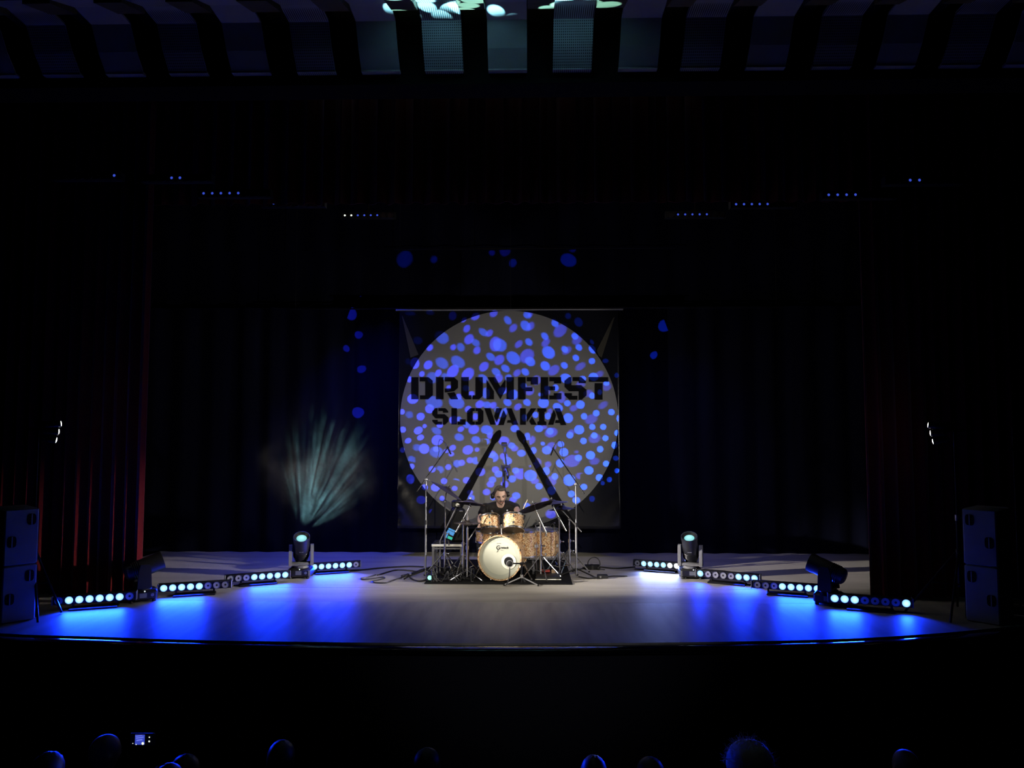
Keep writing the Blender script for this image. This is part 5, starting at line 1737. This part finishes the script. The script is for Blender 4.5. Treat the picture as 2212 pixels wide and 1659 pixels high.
def head_shape(w=0.155, d=0.19, h=0.235, n=32, m=24, face=True):
    """head in its own frame: z up, face towards -y, centre between the ears"""
    mb = MB()

    def g(v, c, s):
        return math.exp(-((v - c) / s) ** 2)

    for j in range(m + 1):
        t = PI * j / m
        for i in range(n):
            a = 2 * PI * i / n
            x, y, z = round_top(t, a)
            jaw = 1.0
            if z < 0:
                jaw = 1 - 0.30 * (-z) ** 1.3
            sx = x * w / 2 * (jaw if y < 0.3 else jaw * 0.96)
            sy = y * d / 2 * (1.0 if y < 0 else 1.02)
            sz = z * h / 2
            if z < -0.1 and y > 0:
                sy *= 1 - 0.35 * min(1, (-z - 0.1))
                sz *= 0.93
            if face and y < 0:
                f = -y
                sy -= 0.010 * g(z, 0.16, 0.10) * g(x, 0, 0.55) * f                    # brow
                sy += 0.012 * g(z, 0.02, 0.09) * (g(x, 0.36, 0.16) + g(x, -0.36, 0.16)) * f  # eye sockets
                nz = 0.028 * g(x, 0, 0.13) * max(0, min(1, (0.12 - z) / 0.36)) * (1 if z > -0.26 else max(0, 1 - (-0.26 - z) / 0.08))
                sy -= nz * f                                                       # nose
                sy -= 0.006 * g(z, -0.46, 0.07) * g(x, 0, 0.25) * f                  # lips
                sy -= 0.014 * g(z, -0.80, 0.14) * g(x, 0, 0.30)                      # chin
                sy -= 0.006 * g(z, -0.18, 0.16) * (g(x, 0.5, 0.16) + g(x, -0.5, 0.16)) * f  # cheekbones
            mb.v.append(V((sx, sy, sz)))
    for j in range(m):
        for i in range(n):
            i2 = (i + 1) % n
            mb.f.append((j * n + i, (j + 1) * n + i, (j + 1) * n + i2, j * n + i2))
    return mb


def ear(sx, w=0.155):
    return MB().ball((sx * (w / 2 + 0.004), 0.012, 0.0), 0.03, 10, sc=(0.32, 0.62, 1.05))


def hand_mesh(wrist, fwd, palm_n, side, curl=0.9, s=1.0):
    """wrist: start; fwd: direction of the palm; palm_n: towards the palm side; side: +1 thumb along fwd x palm_n"""
    fwd = V(fwd).normalized()
    pn = V(palm_n); pn = (pn - fwd * pn.dot(fwd)).normalized()
    sd = fwd.cross(pn) * side
    out = MB()
    pal = chain([wrist - fwd * 0.02 * s, wrist + fwd * 0.03 * s, wrist + fwd * 0.085 * s], [(0.024 * s, 0.020 * s), (0.036 * s, 0.017 * s), (0.040 * s, 0.015 * s)], 1)
    # flatten palm: built as a box hull for a dependable width
    b = MB().box(wrist + fwd * 0.048 * s, (0.078 * s, 0.028 * s, 0.095 * s), rot=M((sd, pn, fwd)).transposed(), bev=0.012 * s)
    out.add(b.v, b.f)
    out.add(pal.v, pal.f)
    for k, (off, ln) in enumerate(((0.029, 0.072), (0.010, 0.080), (-0.010, 0.074), (-0.029, 0.058))):
        p = wrist + fwd * 0.088 * s + sd * off * s
        pts = [p - fwd * 0.02 * s]
        d = fwd.copy()
        q = p
        pts.append(q)
        for j, fr_ in enumerate((0.42, 0.32, 0.26)):
            ang = curl * (0.8 + 0.35 * j)
            d = (M.Rotation(ang, 3, fwd.cross(pn)) @ d).normalized()
            q = q + d * ln * fr_ * s
            pts.append(q)
        f = chain(pts, [0.0095 * s, 0.0095 * s, 0.009 * s, 0.0085 * s, 0.0072 * s], 1)
        out.add(f.v, f.f)
    p = wrist + fwd * 0.025 * s + sd * 0.034 * s
    pts = [p, p + (sd * 0.020 + fwd * 0.022) * s, p + (sd * 0.020 + fwd * 0.045 + pn * 0.022) * s, p + (sd * 0.004 + fwd * 0.058 + pn * 0.040) * s]
    f = chain(pts, [0.013 * s, 0.0115 * s, 0.010 * s, 0.008 * s], 1)
    out.add(f.v, f.f)
    return out


# --- the drummer
hcn = at(1080.5, 1069.5, 10.60)          # head centre
chest = at(1081, 1108, 10.82)
nb = at(1081.5, 1090, 10.74)
pel = V((at(1083, 1160, 10.98).x, 10.98, 0.56))
shR, shL = at(1048, 1097.5, 10.78), at(1113, 1097.5, 10.76)
elR = at(1036, 1122, 10.62)
wrR = at(1037.5, 1130, 10.43)
elL = at(1119.5, 1105, 10.52)
wrL = at(1123, 1108.5, 10.30)
hdF = M.Translation(hcn) @ M.Rotation(-0.10, 4, 'Y') @ M.Rotation(0.16, 4, 'Z') @ M.Rotation(0.30, 4, 'X')
man = thing('person', (pel.x, pel.y, RZ), 'drummer in a black T-shirt and headphones, head bowed, playing behind the kit', 'person')
bd = MB()
hw, hd_, hh = 0.178, 0.215, 0.268
hm = head_shape(hw, hd_, hh).xf(hdF)
bd.add(hm.v, hm.f)
for sx in (-1, 1):
    e = ear(sx, hw).xf(hdF); bd.add(e.v, e.f)
nk = chain([chest.lerp(nb, 0.6), nb, hcn + V((0, 0.035, -0.06))], [0.085, 0.066, 0.062], 2); bd.add(nk.v, nk.f)
kneeR = V((pel.x - 0.27, 10.58, 0.52)); kneeL = V((pel.x + 0.27, 10.58, 0.52))
ftR = V((pel.x - 0.25, 10.42, 0.10)); ftL = V((pel.x + 0.25, 10.42, 0.10))
tv = [pel, pel.lerp(chest, 0.5), chest, shR, elR, wrR, shL, elL, wrL, kneeR, ftR, kneeL, ftL]
te = [(0, 1), (1, 2), (2, 3), (3, 4), (4, 5), (2, 6), (6, 7), (7, 8), (0, 9), (9, 10), (0, 11), (11, 12)]
tr = [0.12, 0.115, 0.115, 0.058, 0.042, 0.028, 0.058, 0.042, 0.028, 0.07, 0.05, 0.07, 0.05]
b = skin_mesh(tv, te, tr, 2); bd.add(b.v, b.f)
hR = hand_mesh(wrR, V((0.35, -0.75, -0.55)), V((0.45, 0.2, -0.85)), -1, 0.85)
hL = hand_mesh(wrL, V((0.12, -0.9, -0.25)), V((-0.75, 0.0, -0.65)), -1, 0.95)
bd.add(hR.v, hR.f); bd.add(hL.v, hL.f)
bd = remesh(bd, 0.0065, 3)
part('body', bd, K['skin'], man)
# T-shirt
sleeveR = shR.lerp(elR, 0.78); sleeveL = shL.lerp(elL, 0.62)
sv = [pel + V((0, 0, -0.02)), pel.lerp(chest, 0.5), chest, shR, sleeveR, shL, sleeveL, nb + V((0, 0.02, 0.035))]
se = [(0, 1), (1, 2), (2, 3), (3, 4), (2, 5), (5, 6), (2, 7)]
sr = [0.175, 0.165, 0.165, 0.085, 0.068, 0.085, 0.068, 0.092]
sh = skin_mesh(sv, se, sr, 2)
for (cc, rr) in ((shR, 0.074), (shL, 0.074), (shR.lerp(chest, .5) + V((0, 0, .02)), 0.098), (shL.lerp(chest, .5) + V((0, 0, .02)), 0.098)):
    q = MB().ball(cc, rr, 16); sh.add(q.v, q.f)
sh = remesh(sh, 0.011, 8)
# soft creases
for i, p in enumerate(sh.v):
    p.y += 0.006 * math.sin(38 * p.z + 16 * p.x) + 0.004 * math.sin(60 * p.x - 25 * p.z)
part('shirt', sh, K['shirt'], man)
tb_ = skin_mesh([pel + V((0, 0, .02)), kneeR, ftR, kneeL, ftL], [(0, 1), (1, 2), (0, 3), (3, 4)], [0.17, 0.088, 0.066, 0.088, 0.066], 2)
part('trousers', tb_, K['jeans'], man)
for f_ in (ftR, ftL):
    part('shoe', MB().ball(f_ + V((0, -0.05, -0.05)), 0.05, 12, sc=(0.9, 2.4, 0.8)), K['black_matte'], man)


def hair_cap(w, d, h, grow=1.06, line=0.42, front=0.50, n=36, m=20, rough=0.004, seed=1):
    """shell of hair over the crown; line: how low it comes at the back and sides"""
    rnd = random.Random(seed)
    mb = MB()
    ring = []
    for j in range(m + 1):
        for i in range(n):
            a = 2 * PI * i / n
            fy = -math.cos(a)                        # -1 face, +1 back
            zmin = front if fy < -0.75 else (front + (0.05 - front) * min(1, (fy + 0.75) / 0.45) if fy < -0.3 else 0.05 + (-line - 0.05) * min(1, (fy + 0.3) / 0.7))
            tmax = math.acos(max(-0.9, min(0.95, zmin)))
            t = tmax * j / m
            k = grow + rnd.uniform(-1, 1) * rough * 6
            if j == m:
                k = 0.985
            x, y, z = round_top(t, a)
            mb.v.append(V((x * w / 2 * k, y * d / 2 * k * 1.01, z * h / 2 * k)))
    for j in range(m):
        for i in range(n):
            i2 = (i + 1) % n
            mb.f.append((j * n + i, (j + 1) * n + i, (j + 1) * n + i2, j * n + i2))
    return mb


hc_m = hair_cap(hw, hd_, hh, 1.045, 0.45, 0.74)
hc_m.ball((0.018, -hd_ * 0.30, hh * 0.41), 0.042, 14, sc=(1.35, 0.9, 0.55), rot=M.Rotation(0.25, 3, 'X'))
part('hair', hc_m.xf(hdF), K['hair'], man, label='short greying dark hair')
yb = -hd_ / 2
q = MB()
for sx in (-1, 1):
    q = MB().tube([(sx * 0.058, yb * 0.86, 0.017), (sx * 0.038, yb * 1.01, 0.026), (sx * 0.014, yb * 1.06, 0.018)], 0.0065, 6, smooth=3).xf(hdF)
    part('eyebrow', q, K['hair'], man)
    part('eye', MB().ball((sx * 0.031, yb * 0.93, 0.000), 0.010, 10, sc=(1.25, 0.8, 0.55)).xf(hdF), K['eye'], man)
part('upper_lip_shadow', MB().tube([(-0.026, yb * 1.0, -0.052), (-0.010, yb * 1.085, -0.043), (0.010, yb * 1.085, -0.043), (0.026, yb * 1.0, -0.052)], 0.006, 6, smooth=3).xf(hdF), K['hair'], man)  # dark strip modelled for the shadow above the mouth
part('mouth', MB().tube([(-0.024, yb * 1.0, -0.066), (0, yb * 1.055, -0.063), (0.024, yb * 1.0, -0.066)], 0.0055, 6, smooth=3).xf(hdF), K['lip'], man)
# headphones
hp_ = thing('headphones', hcn + V((0, 0, .0)), 'black over-ear headphones on the drummer\'s head', 'headphones')
pts = [V((math.sin(a) * (hw / 2 + 0.020), 0.02 + math.cos(a) * (hd_ / 2 + 0.004), 0.03 * math.cos(a))) for a in [(-1.57 + 0.21 * k) for k in range(16)]]
part('headband', MB().tube(pts, 0.009, 8).xf(hdF), K['black_plastic'], hp_)
for sx in (-1, 1):
    c0 = V((sx * (hw / 2 + 0.020), 0.014, -0.005))
    part('ear_cup', MB().lathe([(0.0, 0.026), (0.030, 0.024), (0.040, 0.010), (0.040, -0.012), (0.032, -0.018), (0.0, -0.018)], M.Translation(c0) @ M.Rotation(sx * PI / 2, 4, 'Y'), 20).xf(hdF), K['black_plastic'], hp_)
# sticks
gripL = wrL + V((0.12, -0.9, -0.25)).normalized() * 0.085
tipL = at(1139.5, 1079, 10.12)
dl = (tipL - gripL).normalized()


def stick(a, b, label):
    d = (b - a).normalized()
    L = (b - a).length
    t = thing('drumstick', a, label, 'drumstick', 'pair of drumsticks in play')
    part('shaft', MB().lathe([(0.0, 0), (0.007, 0.004), (0.0075, 0.02), (0.0075, L * 0.72), (0.0042, L - 0.02)], frame_z(a, d), 12), K['drumstick'], t)
    part('stick_tip', MB().ball(b - d * 0.012, 0.0065, 8, sc=(1, 1, 1.8), rot=frame_z(V((0, 0, 0)), d).to_3x3()), K['drumstick'], t)


stick(gripL - dl * 0.08, tipL, 'drumstick held upright behind the ride cymbal')
fR = V((0.35, -0.75, -0.55)).normalized()
gripR = wrR + fR * 0.085
tipR = at(1062, 1141, 10.26); tipR.z = snc.z + 0.10
dr_ = (tipR - gripR).normalized()
stick(gripR - dr_ * 0.08, tipR, 'drumstick lowered onto the snare in the drummer\'s bare hand')
# stool
t = thing('drum_stool', (pel.x, pel.y, RZ), 'round black drum stool under the drummer', 'stool')
part('seat', MB().lathe([(0.0, 0.36), (0.15, 0.36), (0.165, 0.375), (0.165, 0.40), (0.15, 0.42), (0.0, 0.425)], M.Translation((pel.x, pel.y, 0)), 28), K['black_matte'], t)
part('post', MB().cone((pel.x, pel.y, 0.12), (pel.x, pel.y, 0.37), 0.016), K['chrome'], t)
for k in range(3):
    a = 0.5 + 2 * PI * k / 3
    part('leg', MB().tube([V((pel.x, pel.y, 0.26)), V((pel.x + 0.24 * math.cos(a), pel.y + 0.24 * math.sin(a), RZ + .012))], 0.010), K['chrome'], t)

# --- the audience, seen from behind in the dark
K['aud_hair'] = mat('dark_hair', (0.05, 0.04, 0.035), 0.45, noise=(70, 0.4, (1, 1, 3)))
K['aud_skin'] = mat('dim_skin', (0.45, 0.28, 0.21), 0.45)
K['aud_cloth'] = mat('dark_jacket', (0.02, 0.02, 0.025), 0.85)
K['seat_cloth'] = mat('seat_cloth', (0.04, 0.012, 0.014), 0.9)
K['frizz'] = mat('fair_frizzy_hair', (0.55, 0.47, 0.40), 0.55)
FLZ = -1.37
FLB = -1.06
body_cache = {}


def torso_mesh(hgt, arm=None):
    """seated body below the chin, own frame: origin on the seat, z up, facing +y (towards the stage); hgt: seat to chin"""
    k = hgt / 0.60
    pv = V((0, 0.02, 0.17)); ch = V((0, 0.0, 0.36 * k)); nk_ = V((0, 0.03, 0.55 * k)); top = V((0, 0.05, 0.66 * k))
    sR, sL = V((0.19, 0.0, 0.44 * k)), V((-0.19, 0.0, 0.44 * k))
    eR, eL = V((0.25, 0.06, 0.18 * k)), V((-0.25, 0.06, 0.18 * k))
    wR, wL = V((0.14, 0.30, 0.16)), V((-0.14, 0.30, 0.16))
    if arm:
        eR, wR = arm
        sR, sL = V((0.17, 0.03, 0.46 * k)), V((-0.19, 0, 0.44 * k))
    kR, kL = V((0.12, 0.48, 0.10)), V((-0.12, 0.48, 0.10))
    fR_, fL_ = V((0.12, 0.46, -0.34)), V((-0.12, 0.46, -0.34))
    vs = [pv, ch, nk_, top, sR, eR, wR, sL, eL, wL, kR, fR_, kL, fL_]
    es = [(0, 1), (1, 2), (2, 3), (1, 4), (4, 5), (5, 6), (1, 7), (7, 8), (8, 9), (0, 10), (10, 11), (0, 12), (12, 13)]
    rs = [0.15, 0.145, 0.075, 0.058, 0.07, 0.048, 0.034, 0.07, 0.048, 0.034, 0.08, 0.05, 0.08, 0.05]
    return vs, es, rs


def seat_at(x, y, zs, label, FLZ):
    t = thing('theatre_seat', (x, y, FLZ), label, 'seat', 'audience seats')
    part('seat', MB().box((x, y + 0.03, zs - 0.045), (0.46, 0.44, 0.09), bev=0.03), K['seat_cloth'], t)
    part('backrest', MB().box((x, y - 0.235, zs + 0.22), (0.46, 0.07, 0.50), bev=0.03), K['seat_cloth'], t)
    for sx in (-1, 1):
        part('leg', MB().box((x + sx * 0.20, y, (FLZ + zs - 0.08) / 2), (0.05, 0.34, zs - 0.08 - FLZ), bev=0.01), K['black_metal'], t)


def audience(px, py_top, Y, label, style='short', w=0.165, turn=0.0, arm=None, seat=None):
    top = at(px, py_top, Y)
    h = 0.24
    hc_ = V((top.x, top.y, top.z - h / 2 - 0.004))
    fz = FLZ if Y > 4.6 else FLB
    seat_z = fz + 0.43
    hgt = hc_.z - h / 2 + 0.01 - seat_z
    seat_at(top.x, top.y - 0.03, seat_z, 'dark seat under the ' + ' '.join(label.replace('spectator', '').replace(',', '').split()[:9]) + ' head', fz)
    o = V((top.x, top.y - 0.05, seat_z))
    t = thing('person', o, label, 'person', None)
    HF = M.Translation(hc_) @ M.Rotation(PI + turn, 4, 'Z') @ M.Rotation(0.06, 4, 'X')
    bdm = MB()
    hm_ = head_shape(w * 0.96, 0.195, h, 24, 18).xf(HF); bdm.add(hm_.v, hm_.f)
    for sx in (-1, 1):
        e_ = ear(sx, w * 0.96).xf(HF); bdm.add(e_.v, e_.f)
    vs, es, rs = torso_mesh(hgt, (arm[0] - o, arm[1] - o) if arm else None)
    sk = skin_mesh([o + v for v in vs], es, rs, 1); bdm.add(sk.v, sk.f)
    for i_, s_ in ((6, -1), (9, 1)):
        wr = o + vs[i_]
        f_ = (vs[i_] - vs[i_ - 1]).normalized()
        if arm and i_ == 6:
            continue
        hh_ = hand_mesh(wr, f_, V((0, 0.1, -1)), s_, 0.35); bdm.add(hh_.v, hh_.f)
    if arm:
        hh_ = hand_mesh(o + vs[6], at(334, 1603, 4.55) - (o + vs[6]), V((-0.8, 0.3, 0)), 1, 0.7); bdm.add(hh_.v, hh_.f)
    part('body', remesh(bdm, 0.012, 3), K['aud_skin'], t)
    jk = [o + v for v in vs[:3]] + [o + vs[4], o + vs[5], o + vs[4 + 1].lerp(vs[6], 0.75), o + vs[7], o + vs[8], o + vs[8].lerp(vs[9], 0.75)]
    jm = skin_mesh(jk, [(0, 1), (1, 2), (1, 3), (3, 4), (4, 5), (1, 6), (6, 7), (7, 8)], [0.175, 0.165, 0.085, 0.088, 0.062, 0.048, 0.088, 0.062, 0.048], 1)
    part('jacket', jm, K['aud_cloth'], t)
    tm = skin_mesh([o + vs[0], o + vs[10], o + vs[11], o + vs[12], o + vs[13]], [(0, 1), (1, 2), (0, 3), (3, 4)], [0.165, 0.09, 0.06, 0.09, 0.06], 1)
    part('trousers', tm, K['jeans'], t)
    for i_ in (11, 13):
        part('shoe', MB().ball(o + vs[i_] + V((0, 0.06, -0.045)), 0.045, 10, sc=(0.95, 2.4, 0.8)), K['black_matte'], t)
    if style == 'short':
        part('hair', hair_cap(w * 0.96, 0.195, h, 1.05, 0.45, 0.45, 28, 14, 0.003, int(px)).xf(HF), K['aud_hair'], t)
    elif style == 'long':
        q = hair_cap(w * 0.96, 0.195, h, 1.12, 0.85, 0.45, 28, 16, 0.003, int(px)).xf(HF)
        part('hair', q, K['aud_hair'], t)
    elif style == 'frizz':
        rr_ = random.Random(4)
        q = hair_cap(0.235, 0.24, h * 1.06, 1.06, 0.85, 0.40, 40, 20, 0.007, 3).xf(HF)
        part('hair', q, K['frizz'], t, label='big frizzy fair hair')
        q = MB()
        for k in range(420):
            a = rr_.uniform(0, 2 * PI); e_ = rr_.uniform(0.05, 1.0)
            d_ = V((math.cos(a) * math.sqrt(1 - e_ * e_), math.sin(a) * math.sqrt(1 - e_ * e_), e_))
            b0 = V((d_.x * 0.125, d_.y * 0.125, d_.z * 0.135))
            tw = V((rr_.uniform(-1, 1), rr_.uniform(-1, 1), rr_.uniform(-1, 1))) * 0.016
            q.tube([b0 * 0.96, b0 * 1.06 + tw * 0.5, b0 * 1.14 + tw, b0 * 1.10 + tw * 2.2], [0.0009, 0.0008, 0.0007, 0.0004], 3)
        o2 = part('hair_strands', q.xf(HF), K['frizz'], t)
        o2['kind'] = 'stuff'
    return t, hc_, o, vs


audience(102, 1627, 4.1, 'spectator with dark hair, outermost head on the lit speaker stack side', 'short', 0.16)
audience(227, 1586, 5.0, 'bald spectator with rim-lit crown and nose in profile beside the raised phone', 'bald', 0.178, turn=-0.75)
pc_ = at(308, 1597, 4.55)
tC = audience(362, 1652, 4.1, 'spectator holding up a lit phone, mostly lost in the dark', 'short', 0.16,
              arm=(at(358, 1712, 4.28), at(342, 1632, 4.44)))
audience(399, 1632, 4.9, 'spectator with a low rounded head just past the phone holder', 'short', 0.185)
audience(607, 1604, 5.0, 'spectator with long hair faintly outlined, alone in the gap after the phone holder', 'long', 0.165)
audience(922, 1618, 5.0, 'spectator with thin blue rim around short hair, below the drum table', 'short', 0.178)
audience(1283, 1635, 4.1, 'spectator with barely visible rounded head, dimmest of the row', 'short', 0.15)
audience(1405, 1638, 4.9, 'spectator with low head right before the frizzy-haired one', 'short', 0.185)
audience(1620, 1606, 4.2, 'spectator with big frizzy fair hair glowing blue', 'frizz', 0.2)
audience(1957, 1619, 5.0, 'bald spectator with one bright edge on the crown, beyond the frizzy hair', 'bald', 0.172)
# the phone
t = thing('phone', pc_, 'lit phone held sideways above the dark heads, filming the stage', 'phone')
fwdp = M.Rotation(YAW, 3, 'Z') @ M.Rotation(-0.02, 3, 'X')
part('phone_body', MB().box(pc_, (0.150, 0.009, 0.074), rot=fwdp, bev=0.004), K['black_plastic'], t)
part('screen', MB().box(pc_ + fwdp @ V((-0.014, -0.0052, 0)), (0.058, 0.0012, 0.058), rot=fwdp), K['phone_blue'], t, label='blue stage picture')
for (dx, dz, sx, sz) in ((-0.014, 0.012, 0.046, 0.006), (-0.016, -0.002, 0.036, 0.008), (-0.02, 0.022, 0.04, 0.004)):
    part('screen_detail', MB().box(pc_ + fwdp @ V((dx, -0.0060, dz)), (sx, 0.001, sz), rot=fwdp @ M.Rotation(-0.15, 3, 'Y')), K['phone_violet'], t)
part('screen_detail', MB().ball(pc_ + fwdp @ V((0.005, -0.006, -0.022)), 0.0085, 10, sc=(1, .3, 1)), K['dot_white'], t)
for (dx, dz, r_) in ((0.043, 0.014, 0.0042), (0.043, -0.010, 0.0055), (-0.055, -0.022, 0.003), (-0.035, -0.028, 0.0035)):
    part('screen_button', MB().ball(pc_ + fwdp @ V((dx, -0.0055, dz)), r_, 8, sc=(1, .3, 1)), K['dot_white'], t)

# ------------------------------------------------------------------ haze over the upright moving head
m = K['haze'] = bpy.data.materials.new('stage_haze')
m.use_nodes = True
nt = m.node_tree
nt.nodes.remove(nt.nodes['Principled BSDF'])
vs_ = nt.nodes.new('ShaderNodeVolumeScatter')
vs_.inputs['Anisotropy'].default_value = 0.0
vs_.inputs['Color'].default_value = (1, 1, 1, 1)
tc = nt.nodes.new('ShaderNodeTexCoord')
gr = nt.nodes.new('ShaderNodeVectorMath'); gr.operation = 'LENGTH'
fal = nt.nodes.new('ShaderNodeMapRange')
fal.inputs['From Min'].default_value = 0.35; fal.inputs['From Max'].default_value = 1.0
fal.inputs['To Min'].default_value = 1.0; fal.inputs['To Max'].default_value = 0.0
fal.interpolation_type = 'SMOOTHSTEP'
nz = nt.nodes.new('ShaderNodeTexNoise'); nz.inputs['Scale'].default_value = 2.6; nz.inputs['Detail'].default_value = 3
nr = nt.nodes.new('ShaderNodeMapRange'); nr.inputs['From Min'].default_value = 0.40; nr.inputs['From Max'].default_value = 0.66
mul = nt.nodes.new('ShaderNodeMath'); mul.operation = 'MULTIPLY'
mu2 = nt.nodes.new('ShaderNodeMath'); mu2.operation = 'MULTIPLY'; mu2.inputs[1].default_value = 0.020
for a, b in ((tc.outputs['Object'], gr.inputs[0]), (gr.outputs['Value'], fal.inputs['Value']), (tc.outputs['Object'], nz.inputs['Vector']),
             (nz.outputs[0], nr.inputs['Value']), (nr.outputs[0], mul.inputs[0]), (fal.outputs[0], mul.inputs[1]), (mul.outputs[0], mu2.inputs[0]),
             (mu2.outputs[0], vs_.inputs['Density']), (vs_.outputs[0], nt.nodes['Material Output'].inputs['Volume'])):
    nt.links.new(a, b)
hz = MB().ball((0, 0, 0), 1.0, 24)
ho = link('haze', mesh_of('haze', hz, m))
hc0 = at(695, 1000, 8.9)
ho.location = hc0
ho.scale = (0.8, 0.9, 1.0)
tag(ho, 'thin drifting haze catching the moving head beam above the floor bars', 'haze', kind='stuff')
